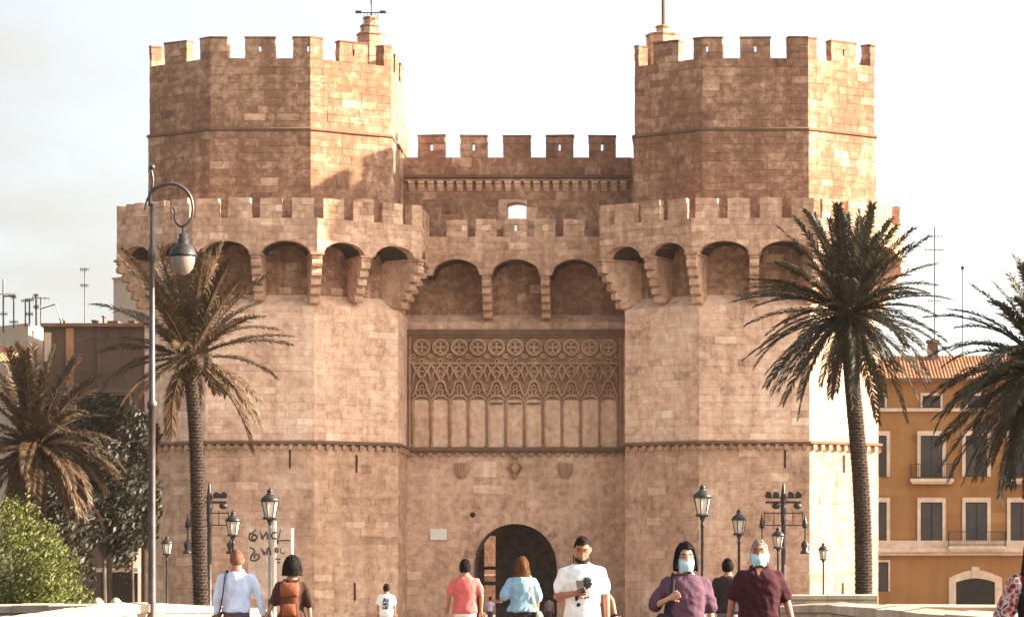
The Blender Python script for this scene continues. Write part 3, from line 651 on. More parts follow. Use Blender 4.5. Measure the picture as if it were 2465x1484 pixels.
# stucco scored into long courses
hb_ = []
lay((hx0, YH), (hx1, YH), zl(1318), zl(1000), 'ochre', hb_, ch=.62, ln=(2.4, 4.0), gap=.03, pr=.5)
wcols = [2108, 2242, 2350, 2458, 2566, 2674, 2782]
hb_ = [b for b in hb_]
place_blocks(hb_, wallH, 120)
mb = MB(); mb.box(hx0, hx1, YH - .22, YH - .06, zl(990), zl(982)); mb.box(hx0, hx1, YH - .18, YH - .06, zl(1318), zl(1300)); mb.obj('band', M['cream'], H1)
mb = MB(); mb.box(hx0, hx1, YH - .55, YH - .06, zl(1328), zl(1318)); mb.box(hx0, hx1, YH - .35, YH - .06, zl(1336), zl(1328)); mb.obj('ledge', M['cream'], H1)
mb = MB(); mb.box(hx0, hx1, YH - .5, YH, zl(919), zl(913)); mb.obj('eaves', M['dark_stone'], H1)
for i, u in enumerate(wcols):
    x = wx(u, YH)
    window(H1, x, YH - .07, zl(980), zl(952), 1.25, .14)
    window(H1, x, YH - .07, zl(1146), zl(1048), 1.5, .24)
    window(H1, x, YH - .07, zl(1312), zl(1208), 1.5, .24)
    if i % 2: balcony(H1, x, YH - .07, zl(1152), 3.0); 
    elif i > 1: balcony(H1, x, YH - .07, zl(1314), 4.0, .8)
for u in (2348, 2640): window(H1, wx(u, YH), YH, -1, zl(1400), 2.7, .5, 2, True, 'arched_doorway')
window(H1, wx(2114, YH), YH, zl(1422), zl(1352), 1.4, .12)
tiled_roof(H1, hx0, hx1, YH - .6, YH + 5, zl(914), zl(914) + 2.1)
mb = MB(); mb.box(wx(2245, YH + 4) - .35, wx(2245, YH + 4) + .35, YH + 3.6, YH + 4.4, zl(880), zl(806)); mb.box(wx(2245, YH + 4) - .45, wx(2245, YH + 4) + .45, YH + 3.5, YH + 4.5, zl(812), zl(806)); mb.obj('chimney', M['brown_wall'], H1)

def antenna(u, vtop, vbot, d, bars, label, tilt=0, r=.05, arms=()):
    b = W(u, vbot, d); t = W(u + tilt, vtop, d); e = empty('antenna', b, label, 'antenna', 'aerials on the roofs')
    mb = MB(); mb.tube([b, t], r, 6); mb.obj('mast', M['steel'], e)
    for f, w in bars:
        p = b.lerp(t, f); mb = MB(); mb.tube([p - Vector((w / 2, 0, 0)), p + Vector((w / 2, 0, 0))], .03, 5)
        for k in range(5): q = p + Vector((w * (k / 4 - .5), 0, 0)); mb.tube([q - Vector((0, .22, .0)), q + Vector((0, .22, 0.0))], .02, 4); mb.tube([q - Vector((0, 0, .14)), q + Vector((0, 0, .14))], .02, 4)
        mb.obj('crossbar', M['steel'], e)
    for (u0, v0, u1, v1) in arms:
        mb = MB(); mb.tube([W(u0, v0, d), W(u1, v1, d)], r, 5); mb.obj('boom', M['steel'], e)
antenna(2250, 546, 868, 190, ((.93, 1.0), (.83, 1.3), (.45, .9)), 'tall aerial with three crossbars above the tiled roof', r=.045)
antenna(2317, 640, 868, 192, ((.98, .2),), 'thin bare mast right of the tall aerial above the tiled roof', r=.035)
antenna(8, 672, 800, 178, ((.72, 1.6), (.35, .5)), 'aerial at the left picture edge with one long crossbar', 0, .06, ((8, 713, 36, 712),))
antenna(33, 712, 790, 178, ((.97, .35), (.2, .5)), 'short aerial with a box head, second from the left edge', 0, .055)
antenna(61, 720, 786, 178, ((.95, .5),), 'left one of the twin aerial masts on the brown roof', 0, .05)
antenna(71, 718, 786, 178, ((.95, .5), (.45, .4)), 'right one of the twin aerial masts on the brown roof', 0, .06)
antenna(87, 708, 784, 178, ((.97, .3), (.6, .3)), 'aerial with two small heads right of the twin masts', 0, .06)
antenna(98, 714, 782, 178, ((.95, 1.1),), 'aerial with dense short crossbar beside the bent boom', 0, .04, ((98, 743, 134, 732), (134, 732, 150, 778)))
antenna(204, 644, 776, 178, ((.97, .55), (.68, .5)), 'tall thin aerial alone left of the pale wall', 0, .035)

# houses on the left, behind the palms

YB1 = 176.0
B1 = empty('brown_house', (wx(190, YB1), YB1, -.95), 'low brown rendered house with flat roof left of the towers, in shade', 'house')
zb1 = lambda v: wz(v, YB1)
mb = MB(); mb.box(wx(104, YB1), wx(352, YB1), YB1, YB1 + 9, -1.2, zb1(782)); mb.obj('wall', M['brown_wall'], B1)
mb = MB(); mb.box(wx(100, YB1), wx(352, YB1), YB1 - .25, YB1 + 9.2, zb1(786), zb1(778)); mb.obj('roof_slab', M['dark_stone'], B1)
mb = MB(); mb.box(wx(250, YB1), wx(276, YB1), YB1 + 1, YB1 + 3, zb1(778), zb1(768)); mb.obj('roof_box', M['brown_wall'], B1)
mb = MB(); mb.box(wx(130, YB1), wx(139, YB1), YB1 + 2, YB1 + 3, zb1(778), zb1(764)); mb.obj('roof_box', M['brown_wall'], B1)
for ua, ub, va, vb_, mt_ in ((160, 178, 1120, 790, 'tile'), (236, 240, 1120, 786, 'dim_wall'), (108, 124, 870, 800, 'pale_wall')):
    mb = MB(); mb.box(wx(ua, YB1), wx(ub, YB1), YB1 - .16, YB1 - .01, zb1(va), zb1(vb_)); mb.obj('wall_strip', M[mt_], B1)
for ua, ub, vt in ((118, 124, 758), (196, 206, 762), (222, 226, 752), (286, 300, 764)):
    mb = MB(); mb.box(wx(ua, YB1), wx(ub, YB1), YB1 + 3, YB1 + 3.6, zb1(778), zb1(vt)); mb.box(wx(ua - 1.5, YB1), wx(ub + 1.5, YB1), YB1 + 2.9, YB1 + 3.7, zb1(vt), zb1(vt - 3)); mb.obj('chimney', M['brown_wall'], B1)
for u, v0, v1 in ((205, 1010, 950), (292, 1010, 950), (205, 1135, 1070), (292, 1135, 1070), (205, 1260, 1200), (150, 1010, 950)):
    window(B1, wx(u, YB1), YB1, zb1(v0), zb1(v1), 1.1, .13)
for va, vb in ((948, 940), (1062, 1056)): mb = MB(); mb.box(wx(182, YB1), wx(352, YB1), YB1 - 1.6, YB1, zb1(va), zb1(vb)); mb.obj('balcony_slab', M['dim_wall'], B1)
mb = MB()
for v in (938, 1054):
    for k in range(30): x = wx(183 + k * 5.6, YB1); mb.bar((x, YB1 - 1.5, zb1(v)), (x, YB1 - 1.5, zb1(v) + .95), .03)
    mb.bar((wx(182, YB1), YB1 - 1.5, zb1(v) + .95), (wx(350, YB1), YB1 - 1.5, zb1(v) + .95), .05)
mb.obj('railing', M['iron'], B1)
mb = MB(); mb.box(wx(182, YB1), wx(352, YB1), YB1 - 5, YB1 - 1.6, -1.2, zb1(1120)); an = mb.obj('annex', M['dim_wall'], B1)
mb = MB(); mb.box(wx(237, 171), wx(338, 171), 170.3, 171.05, wz(1376, 171), wz(1366, 171)); mb.obj('lintel', M['cream'], B1)
mb = MB(); mb.box(wx(244, 171), wx(332, 171), 170.9, 171.02, -1, wz(1378, 171)); mb.obj('garage_opening', M['black'], B1)
B2 = empty('pale_house', (wx(60, 182), 182, -.95), 'pale cream house end behind the far left palm, below the aerials', 'house')
mb = MB(); mb.prism([(wx(-60, 182), 182), (wx(104, 182), 178), (wx(104, 182), 190), (wx(-60, 182), 190)], -1.2, wz(784, 180)); mb.obj('wall', M['pale_wall'], B2)
mb = MB(); mb.prism([(wx(45, 180), 179.2), (wx(80, 180), 178.4), (wx(80, 180), 179), (wx(45, 180), 180)], wz(870, 180), wz(822, 180)); mb.obj('dark_loggia', M['black'], B2)
tiled_roof(B2, wx(-80, 172), wx(40, 172), 173, 178, wz(868, 172), wz(828, 176))
B3 = empty('pale_slab_house', (wx(320, 205), 205, -.95), 'tall pale plain wall showing between left palm and left tower', 'house')
mb = MB(); mb.prism([(wx(273, 205), 205), (wx(420, 205), 201), (wx(420, 205), 216), (wx(273, 205), 216)], -1.2, wz(672, 205)); mb.obj('wall', M['pale_wall'], B3)
mb = MB(); mb.prism([(wx(270, 205), 204.8), (wx(422, 205), 200.8), (wx(422, 205), 216.2), (wx(270, 205), 216.2)], wz(672, 205), wz(669, 205)); mb.obj('coping', M['cream'], B3)
B4 = empty('street_house', (wx(1180, 215), 215, -.95), 'pale stone house seen through the gap beside the inner gate door', 'house')
mb = MB(); mb.box(wx(1120, 215), wx(1260, 215), 215, 224, -1.2, 9); mb.obj('wall', M['up'], B4)
mb = MB(); mb.box(wx(1160, 215), wx(1200, 215), 214.6, 215, wz(1385, 215), wz(1380, 215)); mb.obj('string_course', M['cream'], B4)

# ------------------------------------------------------------------ palms
def frond_mesh(e0, droop, L, seed, n=70, leaf=.72, wdt=.055, name='frond'):
    r = random.Random(seed); mb = MB(); N = 14; pts = []; p = Vector((0, 0, 0)); th = R(e0); tw = r.uniform(-.12, .12)
    for i in range(N + 1):
        t = i / N; pts.append(p.copy()); a = th - R(droop) * t ** 1.25
        p = p + Vector((math.cos(a) * math.cos(tw * t), math.cos(a) * math.sin(tw * t * 2), math.sin(a))) * (L / N)
    mb.tube(pts, [.05 * (1 - .85 * i / N) for i in range(N + 1)], 5, .8)
    for k in range(n):
        t = .1 + .9 * (k + r.random() * .6) / n; f = t * N; i = min(N - 1, int(f)); o = pts[i].lerp(pts[i + 1], f - i)
        tg = (pts[i + 1] - pts[i]).normalized(); sd = tg.cross(Vector((0, 0, 1)))
        sd = sd.normalized() if sd.length > .1 else Vector((0, 1, 0)); up = sd.cross(tg).normalized()
        ll = leaf * (.35 + .65 * math.sin(math.pi * min(1, .12 + .8 * t))) * r.uniform(.8, 1.15)
        fw = .75 + .55 * t
        for s in (-1, 1):
            d = (tg * fw + sd * s * .8 + up * r.uniform(.05, .45)).normalized(); d2 = (d + Vector((0, 0, -.45 - .3 * r.random()))).normalized()
            a, b, c = o, o + d * ll * .55, o + d * ll * .55 + d2 * ll * .45; wv = up.cross(d).normalized() * wdt * .5; wv = (wv + up * r.uniform(-.5, .5) * wdt * .5)
            mb.add([a - wv * .6, a + wv * .6, b + wv, b - wv, c], [(0, 1, 2, 3), (3, 2, 4)], r.random())
    me = mb.mesh(name); return me

def palm(u, vbase_u, vcrown, d, spec, label, trunk_w, mats, leaf=.66, lean=0, boots=True, seed=1, L=1.0):
    """spec: list of (count, elevation range, droop range, length, material)"""
    r = random.Random(seed); xc, zc = wx(u, d), wz(vcrown, d); xb = wx(vbase_u, d); zb = gz(d) - .1
    P = empty('palm_tree', (xb, d, zb), label, 'palm tree', 'palm trees'); H = zc - zb
    pts = []; rad = []
    for i in range(13):
        t = i / 12; pts.append(((xc - xb) * (t ** 1.6) + .05 * math.sin(t * 7 + seed), .04 * math.sin(t * 9), H * t)); rad.append(trunk_w / 2 * (1.12 - .2 * t + .02 * (i % 2)) * (1.22 if i == 12 else 1))
    mb = MB(); mb.tube(pts, rad, 12, .5)
    for k in range(int(H / .13)):                                   # rings of old leaf scars
        t = k * .13 / H; x = (xc - xb) * (t ** 1.6) + .05 * math.sin(t * 7 + seed); y = .04 * math.sin(t * 9); rr = trunk_w / 2 * (1.12 - .2 * t)
        for q in range(9):
            a = q * 2 * math.pi / 9 + k * .35; cxx, cyy = math.cos(a), math.sin(a)
            if cyy > .5: continue
            b = Vector((x + cxx * rr * .96, y + cyy * rr * .96, k * .13)); o = Vector((cxx, cyy, 0)); s = Vector((-cyy, cxx, 0)) * rr * .3
            mb.add([b - s, b + s, b + o * .06 + s * .7 + Vector((0, 0, .1)), b + o * .06 - s * .7 + Vector((0, 0, .1)), b + Vector((0, 0, .13))], [(0, 1, 2, 3), (3, 2, 4)], r.uniform(.2, .8))
    mb.obj('trunk', M['trunk'], P, world=False)
    if boots:                                                       # cut leaf bases under the crown
        mb = MB()
        for k in range(70):
            a = k * 2.4; z = H - .95 + .95 * k / 70; q = trunk_w / 2 * 1.05; o = Vector((math.cos(a), math.sin(a), 0)); b = Vector(((xc - xb), 0, z)) + o * q * .8
            mb.bar(b, b + o * .28 + Vector((0, 0, .3)), .11, r.uniform(.4, 1), .05)
        mb.obj('leaf_bases', M['frond_dry'], P, world=False)
    k = 0
    for (cnt, e, dr, ln, mt) in spec:
        var = []
        for q in range(min(6, cnt)):
            f = q / max(1, min(6, cnt) - 1); me = frond_mesh(e[0] + (e[1] - e[0]) * f, dr[0] + (dr[1] - dr[0]) * f, ln * r.uniform(.9, 1.08) * L, r.random(), leaf=leaf); me.materials.append(M[mt]); var.append(me)
        for j in range(cnt):
            a = k * 2.39996 + r.uniform(-.25, .25); k += 1
            inst('frond', var[j % len(var)], P, ((xc - xb) + .14 * math.cos(a), .14 * math.sin(a), H + r.uniform(-.15, .15)), (r.uniform(-.18, .18), r.uniform(-.1, .1), a), r.uniform(.88, 1.1))
    return P

palm(455, 487, 862, 106, [(14, (84, 60), (8, 24), 4.6, 'frond_mix'), (14, (60, 34), (24, 50), 4.5, 'frond_mix'), (10, (32, 4), (34, 56), 4.2, 'frond_mix'), (11, (0, -42), (38, 46), 3.8, 'frond_dry')],
     'tall tired palm with brown hanging fronds before the left tower', .52, None, .72, seed=3)
palm(2040, 2082, 752, 116, [(20, (86, 62), (8, 24), 4.5, 'frond'), (26, (58, 30), (24, 50), 4.7, 'frond'), (28, (26, -8), (34, 54), 4.8, 'frond'), (28, (-14, -52), (28, 30), 4.8, 'frond')],
     'tall full dark palm before the sunlit flank of the right tower', .68, None, .64, seed=5)
palm(2522, 2534, 890, 98, [(16, (84, 58), (14, 34), 3.9, 'frond'), (28, (56, 26), (45, 80), 4.3, 'frond'), (34, (24, -8), (60, 80), 4.6, 'frond'), (44, (-12, -56), (34, 34), 5.2, 'frond')],
     'dense dark palm at the right picture edge before the ochre house', .7, None, seed=8)
palm(82, 96, 1075, 112, [(16, (86, 60), (14, 34), 4.1, 'frond_mix'), (18, (56, 24), (40, 78), 3.9, 'frond_mix'), (18, (20, -12), (55, 74), 3.7, 'frond_dry'), (24, (-18, -52), (28, 38), 3.9, 'frond_dry')],
     'shorter palm with a skirt of dead fronds behind the green bush', .62, None, seed=13)

# ------------------------------------------------------------------ broadleaf trees and the bush
def leafy(name, label, cat, c, rad, n, leaf, mat, trunk_h, seed, group=None, clumps=26, cr=(.28, .5)):
    r = random.Random(seed); P = empty(name, (c[0], c[1], gz(c[1])), label, cat, group); z0 = gz(c[1])
    cl = []
    for k in range(clumps):
        while True:
            q = Vector((r.uniform(-1, 1), r.uniform(-1, 1), r.uniform(-1, 1)))
            if .35 < q.length < 1: break
        cl.append((Vector((q.x * rad[0] * .8, q.y * rad[1] * .8, q.z * rad[2] * .8)), r.uniform(*cr)))
    mb = MB()
    for k in range(n):
        cc, cr_ = cl[r.randrange(clumps)]; q = Vector((r.gauss(0, 1), r.gauss(0, 1), r.gauss(0, 1))).normalized() * (r.random() ** .4) * cr_
        p = Vector(c) - Vector((c[0], c[1], z0)) + cc + Vector((q.x * rad[0], q.y * rad[1], q.z * rad[2])); s = leaf * r.uniform(.6, 1.3)
        if p.z < .05: continue
        a = Vector((r.gauss(0, 1), r.gauss(0, 1), r.gauss(0, 1))).normalized(); b = a.orthogonal().normalized(); w = a.cross(b)
        mb.add([p - b * s, p + w * s * .42 - b * s * .1, p + b * s, p - w * s * .42 - b * s * .1], [(0, 1, 2, 3)], r.random())
    mb.obj('crown', M[mat], P, world=False)
    mb = MB(); top = Vector((0, 0, c[2] - z0)); mb.tube([(0, 0, -.1), (.05, 0, trunk_h * .5), top * .6], [rad[0] * .07, rad[0] * .055, rad[0] * .04], 8)
    for cc, _ in cl[:9]: mb.tube([top * .55, top * .75 + cc * .4, top + cc * .8], [rad[0] * .035, rad[0] * .022, rad[0] * .01], 5)
    mb.obj('trunk', M['twig'], P, world=False); return P
leafy('green_bush', 'rounded yellow-green bush in sun at the lower left corner', 'bush', (wx(30, 60), 60, 1.0), (2.2, 1.9, 2.4), 19000, .06, 'bush', .5, 2, clumps=46, cr=(.17, .30))
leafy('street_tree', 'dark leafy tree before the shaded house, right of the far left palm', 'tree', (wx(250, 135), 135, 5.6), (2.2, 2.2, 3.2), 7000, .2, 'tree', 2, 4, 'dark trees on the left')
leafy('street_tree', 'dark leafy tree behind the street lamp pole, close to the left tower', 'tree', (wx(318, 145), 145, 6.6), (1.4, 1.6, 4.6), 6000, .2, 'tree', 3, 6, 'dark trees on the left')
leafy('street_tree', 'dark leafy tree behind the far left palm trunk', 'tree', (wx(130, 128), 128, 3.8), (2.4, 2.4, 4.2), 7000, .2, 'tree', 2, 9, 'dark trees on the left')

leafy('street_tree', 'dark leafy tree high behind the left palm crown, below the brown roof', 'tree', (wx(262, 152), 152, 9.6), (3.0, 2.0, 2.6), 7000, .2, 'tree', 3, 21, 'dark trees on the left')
# ------------------------------------------------------------------ bridge parapets
def parapet(pts, label, h=1.0, th=.42, seed=1, steps=None):
    """low wall of coursed stones under long cap stones, along plan points (x, y)"""
    P = Path(pts, th); a = pts[0]; e = empty('bridge_parapet', (a[0], a[1], gz(a[1])), label, 'parapet', 'parapets of the bridge'); L = P.L[-1]
    core = MB(); n = max(2, int(L / 2)); 
    for k in range(n):
        q0, q1 = L * k / n, L * (k + 1) / n; c4 = [P.at(q0, .04), P.at(q1, .04), P.at(q1, .96), P.at(q0, .96)]
        core.hexa([(p.x, p.y, gz(p.y) - .1) for p in c4] + [(p.x, p.y, gz(p.y) + h - .17) for p in c4])
    w = core.obj('wall', M['mortar'], e); st = []
    nc = 2; hh = (h - .18) / nc
    for c in range(nc):
        s = 0
        while s < L - .05:
            x = min(L, s + rnd.uniform(.6, 1.2)); x = L if L - x < .35 else x
            for d0, d1 in ((-.0, .1), (1.0, .9)):
                a0, a1, b1, b0 = P.at(s + .012, d0), P.at(x - .012, d0), P.at(x - .012, d1), P.at(s + .012, d1)
                z0 = lambda p: gz(p.y) + c * hh; z1 = lambda p: gz(p.y) + (c + 1) * hh - .015
                st.append(([Vector((p.x, p.y, z0(p))) for p in (a0, a1, b1, b0)] + [Vector((p.x, p.y, z1(p))) for p in (a0, a1, b1, b0)], 'stone'))
            s = x
    s = 0
    while s < L - .05:
        x = min(L, s + rnd.uniform(1.0, 1.7)); x = L if L - x < .5 else x
        a0, a1, b1, b0 = P.at(s + .006, -1.0), P.at(x - .006, -1.0), P.at(x - .006, 1.12), P.at(s + .006, 1.12); dz = rnd.uniform(-.008, .008)
        m0, m1 = P.at(s + .006, .5), P.at(x - .006, .5)
        V = [Vector((p.x, p.y, gz(p.y) + h - .17)) for p in (a0, a1, b1, b0)] + [Vector((p.x, p.y, gz(p.y) + h - .04 + dz)) for p in (a0, a1, b1, b0)]
        V += [Vector((m0.x, m0.y, gz(m0.y) + h + dz)), Vector((m1.x, m1.y, gz(m1.y) + h + dz))]
        st.append((V, 'cap_stone')); s = x
    for V, nm in st:
        c = sum(V, Vector()) / len(V); mb = MB(); V2 = [v - c for v in V]; t = tone() * .7 + .2
        if nm == 'stone': mb.hexa(V2, t)
        else: mb.add(V2, [(0, 3, 2, 1), (0, 1, 5, 4), (1, 2, 6, 9, 5), (2, 3, 7, 6), (3, 0, 4, 8, 7), (4, 5, 9, 8), (6, 7, 8, 9)], t)
        me = mb.mesh(nm); me.materials.append(M['parapet']); o = bpy.data.objects.new(nm, me); o.location = c; link(o, w)
    return e
def pp(u, d): return (wx(u, d), d)
parapet([pp(-40, 19.5), pp(68, 22.7), pp(273, 37.5), pp(330, 43.0)], 'pale sunlit parapet end curving in at the lower left corner')
parapet([pp(352, 44.8), pp(496, 60), pp(640, 96)], 'pale sunlit parapet behind the couple holding hands')
parapet([pp(-60, 50), pp(345, 46.2)], 'long low wall with shaded face in front of the green bush', h=.99)
parapet([pp(1880, 91), pp(2113, 91)], 'short bright wall end below the right palm trunk', h=1.46)
parapet([pp(2116, 43), pp(2560, 41)], 'low bright wall before the arched doorway of the ochre house', h=.98)
parapet([(1.62, 74), (1.78, 55.6), (2.45, 30), (2.95, 22.0), (3.2, 17)], 'near parapet with shaded inner face at the lower right corner', th=.45)

# ------------------------------------------------------------------ lamps
def lantern_meshes():
    pole = MB(); pole.lathe([(.16, 0), (.16, .25), (.12, .3), (.12, .75), (.08, .85), (.06, 1.1), (.05, 3.4), (.06, 3.42), (.06, 3.5), (.045, 3.55), (.1, 3.7), (.12, 3.74)], n=10)
    foot = MB(); foot.lathe([(.2, 3.72), (.24, 3.76), (.2, 3.8)], n=6)
    body = MB(); body.lathe([(.15, 3.8), (.25, 4.28)], n=6)
    bars = MB()
    for k in range(6):
        a = 2 * math.pi * k / 6; bars.bar((.155 * math.cos(a), .155 * math.sin(a), 3.8), (.258 * math.cos(a), .258 * math.sin(a), 4.29), .028)
    roof = MB(); roof.lathe([(.28, 4.27), (.30, 4.31), (.27, 4.38), (.17, 4.47), (.09, 4.53), (.09, 4.57), (.11, 4.6), (.05, 4.66), (.02, 4.7)], n=12)
    return [(n, b.mesh(n, s), M[m]) for n, b, m, s in (('pole', pole, 'iron', True), ('foot_ring', foot, 'iron', False), ('glass', body, 'lampglass', False), ('bars', bars, 'iron', False), ('roof', roof, 'iron', True))]
LM = lantern_meshes()
for n, me, m_ in LM: me.materials.append(m_)
def lantern(u, d, label, s=1.0):
    e = empty('street_lantern', (wx(u, d), d, gz(d)), label, 'street lamp', 'lantern street lamps', rz=.26); e.scale = (s, s, s)
    for n, me, _ in LM: inst(n, me, e, (0, 0, 0))
lantern(650, 83, 'tallest-looking lantern lamp on the left, above the graffiti panel')
lantern(561, 101, 'lantern lamp between the left palm trunk and the graffiti panel')
lantern(402, 133, 'small far lantern lamp right of the tall crook-necked pole')
lantern(1691, 80.5, 'lantern lamp right behind the masked woman in purple')
lantern(1779, 99.5, 'lantern lamp above the man in black seen from behind')
lantern(1873, 120, 'lantern lamp overlapping the floodlight mast on the right')
lantern(1982, 144.5, 'smallest lantern lamp against the sunlit flank of the right tower', .98)

d = 45.0; x0 = wx(366, d)
CL = empty('crook_street_lamp', (x0, d, 0), 'tall crook-necked street lamp with opal globe hanging before the left palm', 'street lamp')
zt = lambda v: wz(v, d); k_ = d / F
mb = MB(); mb.lathe([(.16, 0), (.16, .5), (.1, .62), (.068, .8), (.058, 3.2), (.058, zt(985)), (.085, zt(980)), (.085, zt(968)), (.055, zt(962)), (.045, zt(700)), (.04, zt(630)), (.065, zt(618)), (.065, zt(600)), (.038, zt(590)), (.032, zt(490))], (x0, d, 0), 12)
mb.obj('pole', M['steel'], CL, True)
def px(u, v): return Vector((wx(u, d), d, zt(v)))
arc = [px(362, 495), px(361, 470), px(370, 456), px(388, 447), px(410, 442), px(432, 447), px(450, 460), px(461, 480), px(464, 505), px(459, 528), px(447, 541), px(436, 545), px(426, 538), px(420, 525), px(421, 510), px(416, 498)]
def smooth(pts, n=4):
    out = []
    for i in range(len(pts) - 1):
        a, b, c, e = pts[max(0, i - 1)], pts[i], pts[i + 1], pts[min(len(pts) - 1, i + 2)]
        for k in range(n):
            t = k / n; out.append(.5 * ((2 * b) + (c - a) * t + (2 * a - 5 * b + 4 * c - e) * t * t + (3 * b - a - 3 * c + e) * t ** 3))
    return out + [pts[-1]]
sp = smooth(arc); mb = MB(); mb.tube(sp, [.036 - .02 * i / len(sp) for i in range(len(sp))], 8)
mb.tube(smooth([px(361, 470), px(355, 478), px(351, 492), px(348, 505)]), .016, 6); mb.tube(smooth([px(362, 466), px(366, 452), px(368, 430), px(363, 405)]), [.022] * 12 + [.012], 6); mb.ball(px(366, 402), .05, 8, 6)
mb.obj('crook_arm', M['steel'], CL, True)
hx, hz = wx(441, d), zt
mb = MB(); mb.lathe([(.02, zt(545)), (.02, zt(562)), (.07, zt(563)), (.075, zt(575)), (.1, zt(576)), (.09, zt(586)), (.13, zt(590)), (.2, zt(600)), (.225, zt(612)), (.235, zt(616)), (.2, zt(618))], (hx, d, 0), 18); mb.obj('lamp_hood', M['iron'], CL, True)
mb = MB(); mb.lathe([(.2, zt(617)), (.2, zt(622)), (.19, zt(632)), (.165, zt(645)), (.1, zt(657)), (.03, zt(661))], (hx, d, 0), 18); mb.obj('globe', M['globe'], CL, True)

def mast(u, d, vtop, label, flip=1):
    x = wx(u, d); e = empty('floodlight_mast', (x, d, gz(d)), label, 'lamp mast', 'floodlight masts'); z = lambda v: wz(v, d); X = lambda q: x + flip * q * d / F
    mb = MB(); mb.lathe([(.2, gz(d)), (.2, gz(d) + .6), (.12, gz(d) + .8), (.1, z(1260)), (.13, z(1255)), (.13, z(1200)), (.09, z(1180)), (.06, z(1166)), (.02, z(1160))], (x, d, 0), 10); mb.obj('pole', M['iron'], e, True)
    mb = MB(); mb.bar((X(-44), d, z(1208)), (X(42), d, z(1208)), .1); mb.bar((X(-40), d, z(1197)), (X(40), d, z(1197)), .06); mb.obj('cross_arm', M['iron'], e)
    for q in (-36, -18, 18, 36):
        mb = MB(); mb.box(X(q) - .15, X(q) + .15, d - .16, d + .16, z(1197), z(1187)); mb.lathe([(.05, 0), (.12, .06), (.12, .1)], (X(q), d, z(1188)), 8); mb.obj('floodlight', M['iron'], e)
    for q in (-18, 34):
        mb = MB(); mb.ball((X(q), d, z(1217)), (.2, .16, .15), 10, 6); mb.bar((X(q), d, z(1210)), (X(q), d, z(1214)), .05); mb.obj('spot_head', M['iron'], e, True)
    mb = MB()
    for v in (1234, 1263): mb.bar((X(-46), d, z(v)), (X(46), d, z(v)), .05)
    for q in (-46, -23, 23, 46): mb.bar((X(q), d, z(1263)), (X(q), d, z(1229)), .04)
    mb.obj('rail_frame', M['iron'], e)
    for q in (-52, 52):
        mb = MB(); mb.lathe([(.03, z(1302)), (.03, z(1272)), (.13, z(1268)), (.1, z(1255)), (.04, z(1244)), (.02, z(1236))], (X(q), d, 0), 10)
        mb.lathe([(.24, z(1332)), (.22, z(1327)), (.12, z(1322)), (.2, z(1312)), (.17, z(1306)), (.06, z(1300)), (.03, z(1296))], (X(q), d, 0), 10); mb.obj('hanging_lantern', M['iron'], e, True)
mast(1886, 126, 1162, 'black floodlight mast with hanging lanterns on the right, before the right tower')
mast(504, 124, 1162, 'black floodlight mast with hanging lanterns behind the left palm trunk')

# glass shelter panel with graffiti
d = 76.0; e = empty('shelter_panel', (wx(650, d), d, gz(d)), 'glass shelter panel with black spray graffiti below a lantern lamp on the left', 'shelter')
zz = lambda v: wz(v, d)
mb = MB(); mb.box(wx(597, d), wx(700, d), d, d + .02, zz(1440), zz(1266)); mb.obj('glass_pane', M['glass'], e)
for u, v in ((703, 1270), (661, 1253)):
    mb = MB(); mb.box(wx(u, d) - .03, wx(u, d) + .03, d + .03, d + .09, gz(d), zz(v)); mb.obj('post', M['white_metal'], e)
def gp(x, y): return Vector((wx((550 + x / 3.306) / 1.2795, d), d - .012, zz((1450 + y / 3.306) / 1.2795)))
strokes = [[(722, 622), (735, 640), (760, 622), (790, 592)], [(800, 668), (770, 650), (745, 668), (750, 695), (790, 690), (800, 665), (770, 640), (728, 640), (720, 680), (740, 708), (790, 706)],
           [(842, 605), (848, 680), (868, 690)], [(850, 685), (885, 640), (905, 612)], [(905, 612), (905, 690)], [(1000, 625), (965, 622), (948, 650), (960, 682), (995, 685)],
           [(1042, 590), (1030, 660), (1012, 705), (1080, 702), (1140, 706)], [(1005, 700), (1015, 740)],
           [(722, 775), (760, 790), (775, 820), (745, 860), (735, 900), (780, 910), (822, 880), (815, 845), (780, 850), (770, 885)], [(845, 790), (860, 815), (875, 850), (882, 815)], [(900, 850), (905, 800), (925, 782), (940, 850)],
           [(1010, 780), (990, 785), (990, 820), (1012, 815), (1015, 785)], [(1040, 780), (1050, 830), (1078, 832)], [(985, 895), (1012, 892), (1040, 896)], [(1000, 925), (1038, 927)]]
for s in strokes: mb = MB(); mb.tube(smooth([gp(*p) for p in s], 3), .025, 5); mb.obj('graffiti_stroke', M['spray'], e)
# stone bollards by the garage
for u, lb in ((236, 'left one of two pale stone bollards by the dark garage opening'), (279, 'right one of two pale stone bollards by the dark garage opening')):
    mb = MB(); mb.lathe([(.24, 0), (.24, 1.15), (.28, 1.2), (.26, 1.35), (.12, 1.5), (.02, 1.53)], (0, 0, 0), 12, .7); o = mb.obj('stone_bollard', M['parapet'], None, True); o.location = (wx(u, 120), 120, gz(120)); tag(o, lb, 'bollard', 'stone bollards'); 
